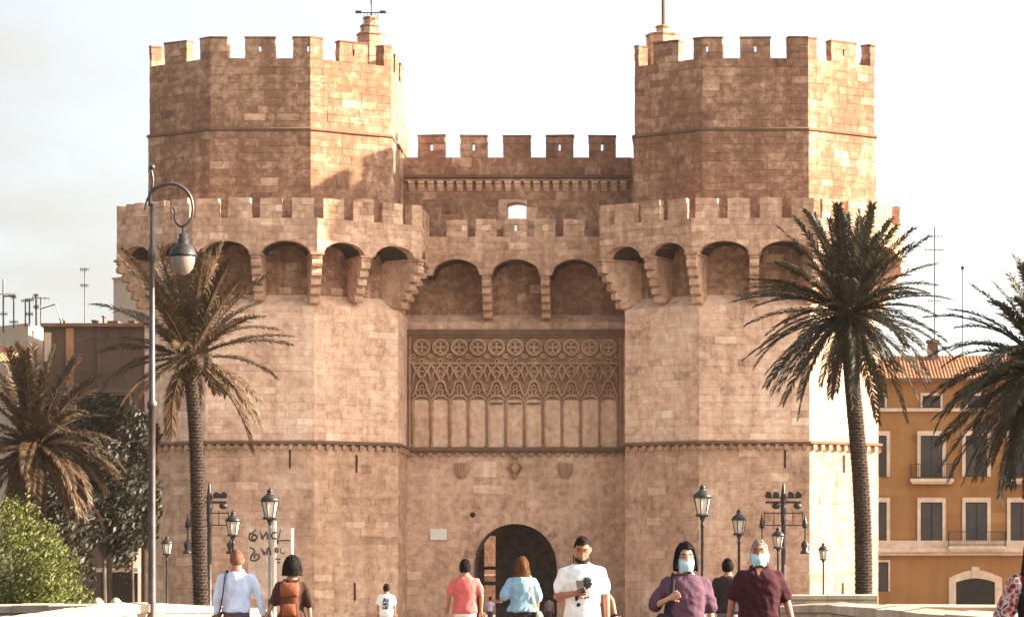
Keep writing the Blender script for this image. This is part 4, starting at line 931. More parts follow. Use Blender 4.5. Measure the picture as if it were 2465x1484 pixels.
#PART3
# ------------------------------------------------------------------ people
def skinmat(name, col): 
    m_ = plain(name, col, .55, .08, 18, 0, .35); return m_
def cloth(name, col, var=.12):
    m_, n, l, b = newmat(name); tcx = n.new('ShaderNodeTexCoord'); ns = n.new('ShaderNodeTexNoise'); ns.inputs['Scale'].default_value = 9; ns.inputs['Detail'].default_value = 3; ns.inputs['Distortion'].default_value = .8
    l.new(tcx.outputs['Object'], ns.inputs['Vector']); rp = ramp(n, [(.3, tuple(c * (1 - var) for c in col)), (.7, tuple(min(1, c * (1 + var)) for c in col))]); l.new(ns.outputs[0], rp.inputs[0]); l.new(rp.outputs[0], b.inputs['Base Color'])
    b.inputs['Roughness'].default_value = .9; b.inputs['Specular IOR Level'].default_value = .15
    bp = n.new('ShaderNodeBump'); bp.inputs['Strength'].default_value = .6; bp.inputs['Distance'].default_value = .03; l.new(ns.outputs[0], bp.inputs['Height']); l.new(bp.outputs[0], b.inputs['Normal'])
    return m_
SK = {'tan': skinmat('skin_tan', (.33, .15, .085)), 'light': skinmat('skin_light', (.42, .23, .16)), 'ruddy': skinmat('skin_ruddy', (.30, .12, .07))}
CM = {}
def cl(name, col):
    if name not in CM: CM[name] = cloth('cloth_' + name, col)
    return CM[name]
HAIR = {'black': plain('hair_black', (.010, .0075, .0065), .8, .4, 30, 0, .1), 'brown': plain('hair_brown', (.10, .04, .016), .75, .5, 40, 0, .1), 'grey': plain('hair_grey', (.16, .14, .128), .8, .4, 30, 0, .1), 'dark': plain('hair_dark', (.016, .010, .008), .8, .4, 30, 0, .1), 'stubble': plain('hair_cropped', (.12, .055, .035), .8, .3, 30, 0, .1)}
MASK = {'blue': cl('mask_blue', (.36, .54, .64)), 'black': cl('mask_black', (.02, .018, .018))}
EYE_M = plain('eye_dark', (.02, .014, .012), .3, .1)

SCR = bpy.data.scenes.new('scratch')
def remesh(mb, name, mat, parent, vox, smooth=4, noise=0.0):
    me = mb.mesh(name + '_raw'); o = bpy.data.objects.new(name + '_raw', me); SCR.collection.objects.link(o)
    md = o.modifiers.new('r', 'REMESH'); md.mode = 'VOXEL'; md.voxel_size = vox; md.use_smooth_shade = True
    if smooth: sm = o.modifiers.new('s', 'SMOOTH'); sm.iterations = smooth; sm.factor = .5
    
    with bpy.context.temp_override(scene=SCR, view_layer=SCR.view_layers[0]):
        dg = bpy.context.evaluated_depsgraph_get(); dg.update(); res = bpy.data.meshes.new_from_object(o.evaluated_get(dg))
    bpy.data.objects.remove(o); bpy.data.meshes.remove(me); res.name = name
    if noise:
        o_ = len(res.vertices) % 17; cs = [v.co.copy() for v in res.vertices]; nr = [v.normal.copy() for v in res.vertices]
        for v, c_, n_v in zip(res.vertices, cs, nr):
            q = mnoise.noise(Vector((c_.x * 11 + o_ + c_.z * 4, c_.y * 11, c_.z * 4))); q2 = mnoise.noise(Vector((c_.x * 6, c_.y * 6, c_.z * 19 + c_.x * 9 + o_)))
            v.co = c_ + n_v * (noise * 1.6 * (.5 - abs(q)) * 1.4 + noise * 1.1 * q2)
    res.materials.clear(); res.materials.append(mat)
    ob = bpy.data.objects.new(name, res); return link(ob, parent)

def rings(mb, rs, n=20):
    """closed loft through elliptical rings (x, y, z, rx, ry)"""
    vs = []; fs = []
    for (x, y, z, rx, ry) in rs:
        for k in range(n):
            a = 2 * math.pi * k / n; c, s = math.cos(a), math.sin(a); e = .82
            vs.append((x + rx * math.copysign(abs(c) ** e, c), y + ry * math.copysign(abs(s) ** e, s), z))
    for i in range(len(rs) - 1):
        for k in range(n): fs.append((i * n + k, i * n + (k + 1) % n, (i + 1) * n + (k + 1) % n, (i + 1) * n + k))
    fs += [tuple(range(n))[::-1], tuple(range((len(rs) - 1) * n, len(rs) * n))]
    mb.add(vs, fs)

def limb(mb, pts, rad, n=12):
    P = []; Rr = []
    for i in range(len(pts) - 1):
        for k in range(5):
            t = k / 5; P.append(Vector(pts[i]).lerp(Vector(pts[i + 1]), t)); Rr.append(rad[i] + (rad[i + 1] - rad[i]) * t)
    P.append(Vector(pts[-1])); Rr.append(rad[-1]); mb.tube(P, Rr, n)
    for p, r in zip(pts, rad): mb.ball(p, r * .98, 10, 8)

def hand(mb, wrist, d, side, grip=.35):
    """palm, four unequal bent fingers and a thumb leaving the side of the palm"""
    d = Vector(d).normalized(); up = Vector((0, -1, 0)) if abs(d.y) < .8 else Vector((0, 0, 1)); x = d.cross(up).normalized() * side; nrm = x.cross(d).normalized() * side
    w = Vector(wrist); pc = w + d * .05
    mb.hexa([w - x * .026 - nrm * .014, w + x * .026 - nrm * .014, w + x * .026 + nrm * .014, w - x * .026 + nrm * .014,
             w + d * .092 - x * .041 - nrm * .013, w + d * .092 + x * .041 - nrm * .013, w + d * .092 + x * .041 + nrm * .013, w + d * .092 - x * .041 + nrm * .013])
    for k, L in enumerate((.068, .080, .075, .058)):
        b = w + d * .088 + x * (.031 - .0205 * k); dr = d; p = [b]
        for j, f in enumerate((.45, .32, .23)):
            p.append(p[-1] + dr * L * f); dr = (dr + nrm * grip * (1.0 + .3 * j)).normalized()
        mb.tube(p, [.0095, .009, .0082, .006], 6)
    b = w + d * .03 + x * .03; p = [b, b + (d * .5 + x * .8).normalized() * .032, b + (d * .5 + x * .8).normalized() * .032 + (d + x * .15 + nrm * .3).normalized() * .045]
    mb.tube(p, [.013, .011, .008], 6)

def head(mb, c, yaw, pitch, s=1.0, face=True):
    """skull, jaw, brow, nose, lips and ears; face towards -Y before turning"""
    vs = []; fs = []; n, m = 28, 20
    for i in range(m + 1):
        th = math.pi * i / m
        for k in range(n):
            a = 2 * math.pi * k / n; x, y, z = math.sin(th) * math.cos(a), math.sin(th) * math.sin(a), math.cos(th)
            w = .078; d = .098; h = .118
            if z < 0: w *= 1 - .34 * (-z) ** 1.4; d *= 1 - .12 * (-z)
            elif 0 < i: sq = math.sin(th) ** -.22; w *= sq; d *= sq; h = .112
            px_, py_, pz_ = x * w, y * d, z * h
            if z < -.25 and y > 0: py_ *= 1 - .45 * min(1, (-z - .25) * 1.6)     # nape tucks in
            if y < 0:
                f = -y; py_ += .012 * f * (1 if z < .25 else max(0, 1 - (z - .25) * 3)) * 0
                if abs(x) < .75 and -.1 < z < .22: py_ += .010 * math.exp(-((abs(x) - .38) / .2) ** 2) * math.exp(-((z - .05) / .1) ** 2)   # eye hollows
                if z < -.7: py_ -= .012 * math.exp(-(x / .4) ** 2)                # chin
                if .12 < z < .35: py_ -= .005 * math.exp(-(x / .7) ** 2)          # brow
            vs.append((px_, py_, pz_))
    for i in range(m):
        for k in range(n): fs.append((i * n + k, (i + 1) * n + k, (i + 1) * n + (k + 1) % n, i * n + (k + 1) % n))
    loc = MB(); loc.add(vs, fs)
    loc.add([(-.008, -.09, .02), (.008, -.09, .02), (.017, -.092, -.04), (-.017, -.092, -.04), (0, -.122, -.032), (0, -.094, .03)], [(5, 0, 3, 4), (5, 4, 2, 1), (4, 3, 2), (0, 1, 2, 3), (5, 1, 0)])
    loc.ball((0, -.096, -.066), (.024, .01, .008), 8, 6)
    for s_ in (-1, 1): loc.ball((s_ * .079, .008, -.008), (.012, .022, .033), 8, 6)
    Rm = Matrix.Rotation(yaw, 4, 'Z') @ Matrix.Rotation(pitch, 4, 'X')
    mb.add([Vector(c) + (Rm @ (Vector(v) * s)) for v in loc.v], loc.f); return Rm

def hair_mesh(c, Rm, s, style, seed=0):
    r = random.Random(seed); mb = MB(); n, m = 32, 16; out = []
    for layer in (1.0, .90):
        vs = []
        for k in range(n):
            a = 2 * math.pi * k / n; fr = -math.sin(a); jag = random.Random(seed * 77 + k).uniform(-5, 5)                          # 1 = front, -1 = back
            if style == 'short': lim = 58 if fr > .45 else (98 if fr > -.25 else 128); lim = 62 + (124 - 62) * max(0, min(1, (.75 - fr) / 1.2)); bulge = 1.1
            elif style == 'cropped': lim = 56 + (122 - 56) * max(0, min(1, (.7 - fr) / 1.2)); bulge = 1.02
            elif style == 'bald': lim = 88 + (118 - 88) * max(0, min(1, (.2 - fr) / .8)) if fr < .25 else 20; bulge = 1.01
            elif style == 'bob': lim = 52 + (150 - 52) * max(0, min(1, (.66 - fr) / .3)); bulge = 1.24 if seed > 1000 else 1.44
            else: lim = 52 + (165 - 52) * max(0, min(1, (.7 - fr) / .4)); bulge = 1.22
            for i in range(m + 1):
                th = R(lim + (jag if lim > 30 else 0)) * i / m; x, y, z = math.sin(th) * math.cos(a), math.sin(th) * math.sin(a), math.cos(th)
                q = layer * bulge * (1 + .06 * mnoise.noise(Vector((x * 4, y * 4, z * 4 + seed))) + .03 * mnoise.noise(Vector((x * 13, y * 13, z * 13 + seed))))
                X, Y, Z = x * .08 * q, y * .101 * q, z * .121 * q
                if style in ('bob', 'long') and th > math.pi / 2:               # hangs down past the widest point
                    dn = (th - math.pi / 2); L_ = (.155 if seed > 1000 else .125) if style == 'bob' else .27
                    X, Y, Z = math.cos(a) * .083 * layer * bulge * (1 + (.12 if style == 'bob' else .3) * dn * (1 - .35 * dn if style == 'bob' else 1)), math.sin(a) * .098 * layer * bulge * (1 - .1 * dn) , -dn / (math.pi / 2) * L_ * (1 + .08 * r.random())
                vs.append((X, Y, Z))
        out.append(vs)
    b = []
    V = out[0] + out[1]; N_ = len(out[0]); f = []
    for k in range(n):
        for i in range(m):
            a0, a1, b0, b1 = k * (m + 1) + i, k * (m + 1) + i + 1, ((k + 1) % n) * (m + 1) + i, ((k + 1) % n) * (m + 1) + i + 1
            f += [(a0, a1, b1, b0), (a0 + N_, b0 + N_, b1 + N_, a1 + N_)]
        a1, b1 = k * (m + 1) + m, ((k + 1) % n) * (m + 1) + m; f.append((a1, a1 + N_, b1 + N_, b1))
    mb.add([Vector(c) + Rm @ (Vector(v) * s) for v in V], f, .5)
    ns = {'bald': 90, 'cropped': 420, 'short': 520, 'bob': 620, 'long': 620}[style]
    for _ in range(ns):                                             # locks lying over the shell, so that the outline is never smooth
        k = r.randrange(n); i0 = r.randrange(0, m - 3); ln_ = r.randrange(2, 5 if style != 'long' else 7); pts = []
        for i in range(i0, min(m, i0 + ln_) + 1):
            kk = (k + (i - i0) * r.choice((-.12, 0, .12)) ) ; p = Vector(V[(int(round(kk)) % n) * (m + 1) + i]); q = Vector(V[((int(round(kk)) + 1) % n) * (m + 1) + i]); pts.append(p.lerp(q, .5))
        lift = r.uniform(.001, .007) * (1 if style != 'cropped' else .6); out_ = [p + p.normalized() * lift * (.4 + 1.2 * j / len(pts)) for j, p in enumerate(pts)]
        side = (Vector((0, 0, 1)).cross(pts[0]));
        if side.length < 1e-4: continue
        side = side.normalized() * r.uniform(.002, .0045); vs2 = []
        for j, p in enumerate(out_): w_ = side * (1 - .75 * j / len(out_)); vs2 += [p - w_, p + w_]
        mb.add([Vector(c) + Rm @ (v * s) for v in vs2], [(2 * j, 2 * j + 1, 2 * j + 3, 2 * j + 2) for j in range(len(out_) - 1)], r.random())
    return mb

def person(u, d, H, rot, label, skin, hair, style, shirt, trousers, sleeve=.55, arms=None, yaw=0, pitch=0, mask=None, female=False, stride=.12, hem=.86, loose=0.0, collar=None, shorts=False, sleeves_long=False, fat=1.0, off=None, no_hair=False):
    x, y = (wx(u, d), d) if off is None else off
    e = empty('person', (x, y, gz(y)), label, 'person', 'people walking on the bridge', rz=rot); k = H / 1.75; e.scale = (k, k, k)
    sw = .176 if female else .190; hw = .165 if female else .160; cw = (.148 if female else .172) * fat
    B = MB()
    tor = [(0, 0, .83, hw * .85, .10), (0, .005, .93, hw * fat ** .5, .118 * fat), (0, .0, 1.05, (.128 if female else .148) * fat, .105 * fat), (0, -.004, 1.16, cw * .92, .112 * fat), (0, -.008, 1.28, cw, .122), (0, 0, 1.37, cw * .96, .112), (0, .01, 1.425, sw * .66, .09), (0, .014, 1.465, .098, .07), (0, .012, 1.50, .066, .064), (0, .006, 1.57, .058, .06)]
    rings(B, tor)
    arms = arms or {}
    A = {}
    for s, nm in ((-1, 'l'), (1, 'r')):
        sh = Vector((s * sw, .008, 1.385)); el, wr = arms.get(nm, (Vector((s * (sw + .055), .03, 1.13)), Vector((s * (sw + .06), -.04, .88)))); el, wr = Vector(el), Vector(wr); A[nm] = (sh, el, wr)
        limb(B, [sh, el, wr], [.053 * fat ** .5, .041, .028] if not female else [.047, .036, .025])
        B.ball(sh + Vector((-s * .03, 0, -.0)), (.066, .06, .052), 12, 8)
        hp = Vector((s * .085, 0, .88)); fw = stride * s; kn = Vector((s * .088, -fw * .75 - .015, .49)); an = Vector((s * .085, -fw * .8 + .05 + abs(fw) * .2, .085))
        limb(B, [hp, kn, an], [.082, .056, .04]); B.ball((an.x, an.y - .07, .042), (.043, .125, .042), 12, 8); A['leg' + nm] = (hp, kn, an)
    HS = 1.1; hc = Vector((0, -.012 - .02 * math.sin(-pitch), 1.62)); Rm = head(B, hc, yaw, pitch, HS)
    vx = 1.0 if d < 60 else 2.0; body = remesh(B, 'body', SK[skin], e, .0145 * vx, 2)
    Hn = MB()
    for s, nm in ((-1, 'l'), (1, 'r')):
        sh, el, wr = A[nm]; hand(Hn, wr, (wr - el), -s, .55 if arms.get(nm) else .3)
    # fingers stay apart: added to the same body mesh
    me = body.data; nv = len(me.vertices); bm_v = [v.co.copy() for v in me.vertices]; bm_f = [tuple(p.vertices) for p in me.polygons]
    me2 = bpy.data.meshes.new('body'); me2.from_pydata([tuple(v) for v in bm_v] + Hn.v, [], bm_f + [tuple(i + nv for i in f) for f in Hn.f]); me2.polygons.foreach_set('use_smooth', [True] * len(me2.polygons)); me2.materials.append(SK[skin]); body.data = me2
    # shirt
    S = MB(); g_ = .016 + loose
    rr = [(a, b, z, rx + g_ + (loose * 1.2 if z < 1.0 else 0), ry + g_) for (a, b, z, rx, ry) in tor if hem - .02 <= z <= 1.45]
    z0 = tor[0]; lo = rr[0]; rr = [(lo[0], lo[1], hem, lo[3] * 1.01, lo[4] * 1.02)] + [q for q in rr if q[2] > hem + .02] + [(0, .014, 1.468, .092, .078)]
    rings(S, rr)
    for s, nm in ((-1, 'l'), (1, 'r')):
        sh, el, wr = A[nm]; S.ball(sh + Vector((-s * .035, 0, .002)), (.074, .068, .058), 12, 8)
        if sleeves_long: limb(S, [sh, el, el.lerp(wr, .93)], [.06, .052 + loose, .042 + loose])
        elif sleeve > 0: limb(S, [sh, sh.lerp(el, sleeve)], [.058 + loose * .2, .06 + loose * .8])
    sho = remesh(S, 'shirt', shirt, e, .018 * vx, 7, .006 + loose * .16)
    # trousers
    T = MB(); rings(T, [(0, 0, .80, hw * .9, .112), (0, .005, .9, hw * 1.06, .13), (0, .0, 1.0, hw * .98, .122)])
    for nm in 'lr':
        hp, kn, an = A['leg' + nm]
        if shorts: limb(T, [hp, kn.lerp(hp, .12)], [.097, .085])
        else: limb(T, [hp, kn, an], [.097, .074, .062])
    remesh(T, 'trousers', trousers, e, .022 * vx, 2, .006)
    F_ = MB()
    for nm in 'lr':
        an = A['leg' + nm][2]; F_.ball((an.x, an.y - .07, .036), (.05, .138, .05), 12, 8)
    F_.obj('shoes', cl('shoe', (.08, .07, .065)), e, True, world=False)
    if hair: hair_mesh(hc, Rm, HS, style, int(u)).obj('hair', HAIR[hair], e, True, world=False)
    T4 = Matrix.Translation(hc) @ Rm @ Matrix.Scale(HS, 4)
    if abs(yaw) < 1.3 and abs(rot) < 1.6:
        for s in (-1, 1):
            q = T4 @ Vector((s * .031, -.083, .012)); mb = MB(); mb.ball(q, (.014, .01, .008), 8, 6); mb.obj('eye', EYE_M, e, True, world=False)
            mb = MB(); mb.tube([T4 @ Vector((s * .014, -.098, .034)), T4 @ Vector((s * .032, -.097, .040)), T4 @ Vector((s * .05, -.086, .033))], .0055, 5); mb.obj('eyebrow', HAIR['dark'], e, True, world=False)
    if mask:
        col, drop = mask; mb = MB(); nn, mm = 14, 8; vs = []
        for i in range(mm + 1):
            f = i / mm; z = (-.018 if not drop else -.02) - .096 * f * (1 if not drop else .8) - drop
            for j in range(nn + 1):
                a = R(-78 + 156 * j / nn) if not drop else R(-64 + 128 * j / nn); rr_ = .093 + .02 * math.sin(math.pi * min(1, f * 1.05)) * math.cos(a) ** 2; wx_ = .079 - .035 * max(0, f - .3)
                vs.append(T4 @ Vector((math.sin(a) * wx_, -math.cos(a) * rr_ * 1.02 + .0, z + .02 * math.sin(a) ** 2 * (1 - 2 * f))))
        for i in range(mm):
            pass
        fs = [(i * (nn + 1) + j, i * (nn + 1) + j + 1, (i + 1) * (nn + 1) + j + 1, (i + 1) * (nn + 1) + j) for i in range(mm) for j in range(nn)]
        mb.add(vs, fs)
        for s in (-1, 1):
            for f in (-.012, -.085): mb.tube([T4 @ Vector((s * .08, -.022, f - drop)), T4 @ Vector((s * .085, .012, -.01 if drop < .05 else -.06))], .003, 4)
        o = mb.obj('face_mask', MASK[col], e, True, world=False); sm = o.modifiers.new('s', 'SOLIDIFY'); sm.thickness = .003
    if collar:
        mb = MB(); mb.tube([(.088 * math.sin(a), .012 - .074 * math.cos(a), 1.472 + .022 * -math.cos(a) * -1) for a in [R(-160 + 320 * i / 16) + math.pi for i in range(17)]], [.016] * 17, 6); mb.obj('collar', collar, e, True, world=False)
    return e, A, T4

def decal(e, cells, front=-1, name='shirt_print', col=(.03, .03, .04), cs=.008):
    """flat print that follows the shirt's own surface: cells are (x, z) centres"""
    from mathutils.kdtree import KDTree
    me = [c for c in e.children if c.name.startswith('shirt') and 'print' not in c.name][0].data
    vv = [v.co for v in me.vertices if v.co.y * front > .02 and abs(v.co.x) < .2]; kd = KDTree(len(vv))
    for i, v in enumerate(vv): kd.insert((v.x, v.z, 0), i)
    kd.balance(); mb = MB()
    def Y(x, z): 
        h = kd.find_n((x, z, 0), 3); return sum(vv[i].y for _, i, _ in h) / 3 + front * .006
    for (x, z) in cells:
        q = [(x - cs / 2, z - cs / 2), (x + cs / 2, z - cs / 2), (x + cs / 2, z + cs / 2), (x - cs / 2, z + cs / 2)]; mb.add([(a, Y(a, b), b) for a, b in q], [(0, 1, 2, 3)])
    return mb.obj(name, cl(name + str(col[0]), col), e, world=False)

def held(name, label, cat, e, mb_list, group=None):
    """a bag, pack or phone carried by a person: a thing of its own with the person's placement"""
    t = empty(name, e.location, label, cat, group, rz=e.rotation_euler.z); t.scale = e.scale
    for nm, mb, mat, sm in mb_list: mb.obj(nm, mat, t, sm, world=False)
    return t

PI = math.pi
# couple walking away, holding hands
e1, A1, _ = person(570, 33.7, 1.72, PI, 'bald man in light blue long-sleeved shirt seen from behind, holding a woman by the hand', 'ruddy', 'stubble', 'bald', cl('light_blue', (.37, .44, .60)), cl('navy', (.055, .04, .06)), sleeves_long=True, hem=.95, arms={'l': ((-.29, .02, 1.15), (-.335, -.02, .92)), 'r': ((.25, .03, 1.13), (.255, .0, .88))}, collar=cl('light_blue', (.37, .44, .60)))
mb = MB(); sp_ = smooth([Vector((.105, -.10, 1.42)), Vector((.12, .02, 1.478)), Vector((.135, .10, 1.40)), Vector((.15, .142, 1.2)), Vector((.19, .12, 1.0)), Vector((.235, .03, .9))]); mb.tube(sp_, .02, 6, ell=.4)
mb.tube(smooth([Vector((.105, -.10, 1.42)), Vector((.1, -.145, 1.25)), Vector((.17, -.12, 1.0)), Vector((.235, 0, .9))]), .02, 6, ell=.4)
bgm = MB(); bgm.box(.215, .29, -.13, .13, .66, .92); bgm.box(.2925, .305, -.12, .12, .7, .91)
held('shoulder_bag', 'dark brown shoulder bag on a black strap across the blue shirt', 'bag', e1, [('strap', mb, cl('black', (.02, .018, .018)), True), ('pouch', bgm, cl('bag_brown', (.10, .05, .03)), False)])
e2, A2, _ = person(703, 33.7, 1.60, PI, 'woman with black bobbed hair and dark top seen from behind, holding hands with the man', 'tan', 'black', 'bob', cl('dark_brown', (.045, .024, .018)), cl('dark_jeans', (.04, .035, .04)), female=True, sleeve=.95, arms={'r': ((.24, .01, 1.16), (.37, -.02, .96)), 'l': ((-.24, .04, 1.13), (-.255, .02, .9))}, loose=.012)
pk = MB(); rings(pk, [(0, .17, .93, .115, .05), (0, .20, .96, .135, .075), (0, .215, 1.12, .128, .085), (0, .20, 1.28, .115, .07), (0, .18, 1.40, .105, .04)], 20)
pc_ = MB(); rings(pc_, [(0, .27, .97, .09, .03), (0, .29, 1.0, .1, .035), (0, .285, 1.14, .085, .03)], 16)
fl = MB(); rings(fl, [(0, .22, 1.24, .125, .07), (0, .215, 1.36, .135, .075), (0, .18, 1.43, .12, .05)], 18); stp = MB()
for s in (-1, 1): stp.tube(smooth([Vector((s * .085, .18, 1.40)), Vector((s * .105, .03, 1.475)), Vector((s * .11, -.1, 1.40)), Vector((s * .12, -.13, 1.2)), Vector((s * .14, .1, .98))]), .019, 6, ell=.5)
held('backpack', 'rust-orange leather backpack worn by the woman with bobbed hair', 'backpack', e2, [('pack_body', pk, cl('rust_dark', (.075, .026, .013)), True), ('front_pocket', pc_, cl('rust', (.17, .055, .027)), True), ('flap', fl, cl('rust', (.17, .055, .027)), True), ('strap', stp, cl('rust_dark', (.075, .026, .013)), True)])
# small figure in white
e3, _, _ = person(930, 72, 1.60, PI, 'distant dark-haired person in white T-shirt with dark print on the back', 'tan', 'black', 'short', cl('white', (.66, .66, .66)), cl('white_shorts', (.72, .70, .66)), sleeve=.75, shorts=True, loose=.02, hem=.80)
decal(e3, [(-.09 + .012 * i, 1.02 + .012 * k) for i in range(16) for k in range(28) if mnoise.noise(Vector((i * .31, k * .27, 2))) > -.22 and k % 9 != 8], 1, col=(.05, .06, .09), cs=.0125)['kind'] = 'stuff'
# man in pink
e4, A4, _ = person(1120, 43, 1.69, PI, 'man in coral pink polo and white shorts seen from behind, left of the gate arch', 'tan', 'black', 'short', cl('coral', (.50, .11, .10)), cl('white_shorts', (.72, .70, .66)), sleeve=.68, shorts=True, loose=.012, hem=.86, fat=1.05, arms={'r': ((.262, .03, 1.15), (.30, -.10, .96)), 'l': ((-.27, .03, 1.15), (-.265, .0, .9))}, collar=cl('coral', (.50, .11, .10)))
# woman in blue blouse
e5, A5, _ = person(1257, 40, 1.68, PI, 'woman with long brown hair and loose light blue blouse, walking to the gate arch', 'tan', 'brown', 'long', cl('sky_blue', (.21, .33, .43)), cl('black_skirt', (.025, .02, .022)), female=True, sleeve=.98, loose=.028, hem=.92, arms={'r': ((.27, .06, 1.17), (.34, -.13, 1.10)), 'l': ((-.24, .05, 1.14), (-.235, -.05, .93))})
mb = MB(); rings(mb, [(-.27, .02, .66, .04, .10), (-.275, .02, .7, .055, .13), (-.27, .02, .86, .055, .12), (-.26, .02, .92, .035, .09)], 16)
st_ = MB(); st_.tube(smooth([Vector((-.24, .05, .9)), Vector((-.17, .14, 1.15)), Vector((-.135, .10, 1.40)), Vector((-.125, .0, 1.475)), Vector((-.14, -.12, 1.38)), Vector((-.2, -.1, 1.1)), Vector((-.25, -.04, .9))]), .022, 6, ell=.4)
held('tote_bag', 'cream tote bag on a long pale strap of the woman in blue', 'bag', e5, [('pouch', mb, cl('cream_bag', (.62, .45, .30)), True), ('strap', st_, cl('cream_strap', (.78, .68, .52)), True)])
# man in white T-shirt with phone, facing
e6, A6, T6 = person(1402, 28, 1.78, .05, 'man in white T-shirt looking down at a phone, black mask pulled under his chin', 'ruddy', 'dark', 'cropped', cl('white', (.66, .66, .66)), cl('beige', (.62, .55, .45)), sleeve=.7, loose=.006, hem=.84, pitch=.42, mask=('black', .052), arms={'l': ((-.262, .0, 1.13), (-.06, -.2, 1.17)), 'r': ((.245, .04, 1.13), (.258, -.0, .88))}, fat=1.02)
mb = MB(); mb.box(-.035, .035, -.006, .006, -.075, .075)
ph = held('mobile_phone', 'black mobile phone held by the man in the white T-shirt', 'phone', e6, []); o = mb.obj('case', M['black'], ph, world=False); o.location = (-.02, -.255, 1.235); o.rotation_euler = (-.7, 0, .3)
ptsq = [(.05, 1.29, .045), (.055, 1.255, .042), (.03, 1.235, .03), (.0, 1.215, .022), (-.025, 1.195, .024), (-.045, 1.165, .022), (-.055, 1.13, .018), (-.06, 1.09, .016), (.03, 1.12, .012), (.055, 1.125, .01), (-.04, 1.05, .02)]
ptsq = [(a + (c - a) * t / 3, b + (f - b) * t / 3, r_ + (h - r_) * t / 3) for (a, b, r_), (c, f, h) in zip(ptsq, ptsq[1:8]) for t in range(3)] + ptsq[8:]
decal(e6, [(-.12 + .008 * i, 1.0 + .008 * k) for i in range(30) for k in range(44) if any((-.12 + .008 * i - a) ** 2 + (1.0 + .008 * k - b) ** 2 < (r_ * (1 + .35 * mnoise.noise(Vector((i * .5, k * .5, 0))))) ** 2 for a, b, r_ in ptsq)], -1, cs=.0084)['kind'] = 'stuff'
# person just behind him
e7, A7, _ = person(1408, 31.5, 1.58, .0, 'person in brown hidden behind the man in white, one bare arm showing', 'tan', 'dark', 'short', cl('brown_top', (.20, .075, .035)), cl('brown_trousers', (.22, .085, .045)), female=True, sleeve=.3, arms={'r': ((.35, .02, 1.22), (.40, -.12, 1.02)), 'l': ((-.27, .02, 1.14), (-.28, -.02, .9))})
mb = MB(); rings(mb, [(.40, -.14, .70, .05, .09), (.40, -.14, .76, .075, .11), (.40, -.14, .92, .07, .10), (.40, -.14, .98, .05, .08)], 14); h2 = MB(); h2.torus((.40, -.14, .96), .07, .012, 12, 6); h3 = MB(); h3.box(.462, .482, -.2, -.08, .72, .96)
held('hand_bag', 'black bag with white edge held low at the side of the man in white', 'bag', e7, [('pouch', mb, cl('black', (.02, .018, .018)), True), ('handle', h2, cl('black', (.02, .018, .018)), True), ('white_edge', h3, cl('white', (.66, .66, .66)), False)])
# masked woman in purple
e8, A8, _ = person(1650, 24.3, 1.63, .08, 'woman in purple T-shirt and pale face mask, hand on her shoulder bag strap', 'light', 'black', 'bob', cl('purple', (.082, .042, .064)), cl('dark_jeans', (.04, .035, .04)), female=True, sleeve=.92, loose=.018, mask=('blue', 0), hem=.80, fat=1.08, yaw=.12, arms={'l': ((-.30, .03, 1.16), (-.155, -.17, 1.24)), 'r': ((.25, .03, 1.13), (.26, -.03, .88))})
mb = MB(); rings(mb, [(-.235, -.06, .76, .10, .09), (-.24, -.06, .82, .135, .115), (-.22, -.06, 1.0, .12, .10), (-.19, -.07, 1.09, .07, .06)], 18)
st_ = MB(); st_.tube(smooth([Vector((-.2, -.1, 1.07)), Vector((-.15, -.16, 1.24)), Vector((-.125, -.13, 1.38)), Vector((-.125, .0, 1.47)), Vector((-.15, .12, 1.35)), Vector((-.2, .06, 1.1))]), .02, 6, ell=.5)
held('shoulder_bag', 'large black shoulder bag of the woman in purple', 'bag', e8, [('pouch', mb, cl('black', (.02, .018, .018)), True), ('strap', st_, cl('black', (.02, .018, .018)), True)])
# man in black from behind
e9, _, _ = person(1752, 43, 1.70, PI, 'man in black T-shirt seen from behind, between woman in purple and man in maroon', 'tan', 'black', 'short', cl('black_tee', (.025, .02, .02)), cl('grey_jeans', (.14, .14, .17)), sleeve=.72, loose=.014)
# masked man in maroon
e10, A10, _ = person(1828, 26.1, 1.71, -.06, 'grey-haired man in dark maroon polo and pale face mask', 'ruddy', 'grey', 'cropped', cl('maroon', (.038, .010, .014)), cl('dark_trousers', (.05, .04, .045)), sleeve=.74, loose=.016, mask=('blue', 0), fat=1.12, hem=.82, arms={'l': ((-.275, .05, 1.14), (-.31, .06, .88)), 'r': ((.275, .02, 1.13), (.34, -.06, .90))}, collar=cl('maroon', (.038, .010, .014)))
mb = MB(); mb.add([(-.035, -.082, 1.475), (.035, -.082, 1.475), (.0, -.146, 1.37)], [(0, 1, 2)]); mb.obj('open_neck', SK['ruddy'], e10, world=False)
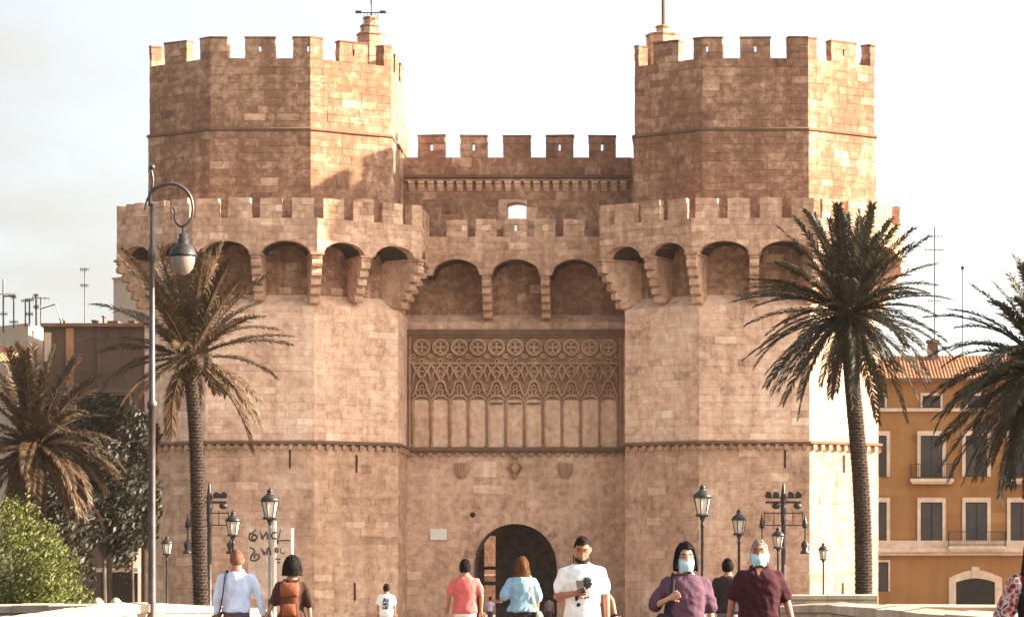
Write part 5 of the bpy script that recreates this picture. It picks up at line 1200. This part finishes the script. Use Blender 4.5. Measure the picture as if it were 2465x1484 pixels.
# person cut by the right picture edge
e11, A11, _ = person(2498, 19.6, 1.62, .25, 'person in black vest with floral sleeve cut off by the right picture edge', 'light', 'dark', 'long', cl('black_tee', (.025, .02, .02)), cl('dark_jeans', (.04, .035, .04)), female=True, sleeve=0, loose=.006, hem=.84, arms={'l': ((-.27, .03, 1.14), (-.30, -.06, .92)), 'r': ((.25, .03, 1.13), (.26, -.03, .88))})
m_, n, l, b = newmat('cloth_floral'); tcx = n.new('ShaderNodeTexCoord'); vo = n.new('ShaderNodeTexVoronoi'); vo.inputs['Scale'].default_value = 22; l.new(tcx.outputs['Object'], vo.inputs['Vector']); rp = ramp(n, [(.0, (.10, .012, .018)), (.32, (.30, .06, .07)), (.52, (.42, .32, .27)), (.74, (.05, .03, .03))]); l.new(vo.outputs['Distance'], rp.inputs[0]); rp.color_ramp.interpolation = 'CONSTANT'; l.new(rp.outputs[0], b.inputs['Base Color']); b.inputs['Roughness'].default_value = .9
mb = MB()
for nm in 'lr':
    sh, el, wr = A11[nm]; limb(mb, [sh, el, el.lerp(wr, .55)], [.07, .075, .085])
remesh(mb, 'floral_sleeve', m_, e11, .016, 3, .012)
# figures deep in the gate
for u, dd, hh, lb, c_ in ((1180, 150.5, 1.66, 'distant person in lavender top at the left side of the gate arch', cl('lavender', (.40, .33, .50))), (1322, 152.0, 1.68, 'distant person in dusky grey clothes at the right side of the gate arch', cl('dusk', (.16, .11, .12)))):
    person(u, dd, hh, PI, lb, 'tan', 'dark', 'short', c_, cl('dark_trousers', (.05, .04, .045)))

bpy.data.scenes.remove(SCR)

# ------------------------------------------------------------------ thin warm volume, added to lift the dark tones like a film fade
hz = MB(); hz.box(-2600, 2600, -120, 3100, -2.5, 40); hm = bpy.data.materials.new('black_lift_haze'); hm.use_nodes = True; hn = hm.node_tree.nodes; hn.remove(hn['Principled BSDF'])
pv = hn.new('ShaderNodeVolumePrincipled'); pv.inputs['Color'].default_value = (.95, .83, .74, 1); pv.inputs['Density'].default_value = .000055; hm.node_tree.links.new(pv.outputs[0], hn['Material Output'].inputs['Volume'])
tag(hz.obj('added_haze', hm), kind='stuff')
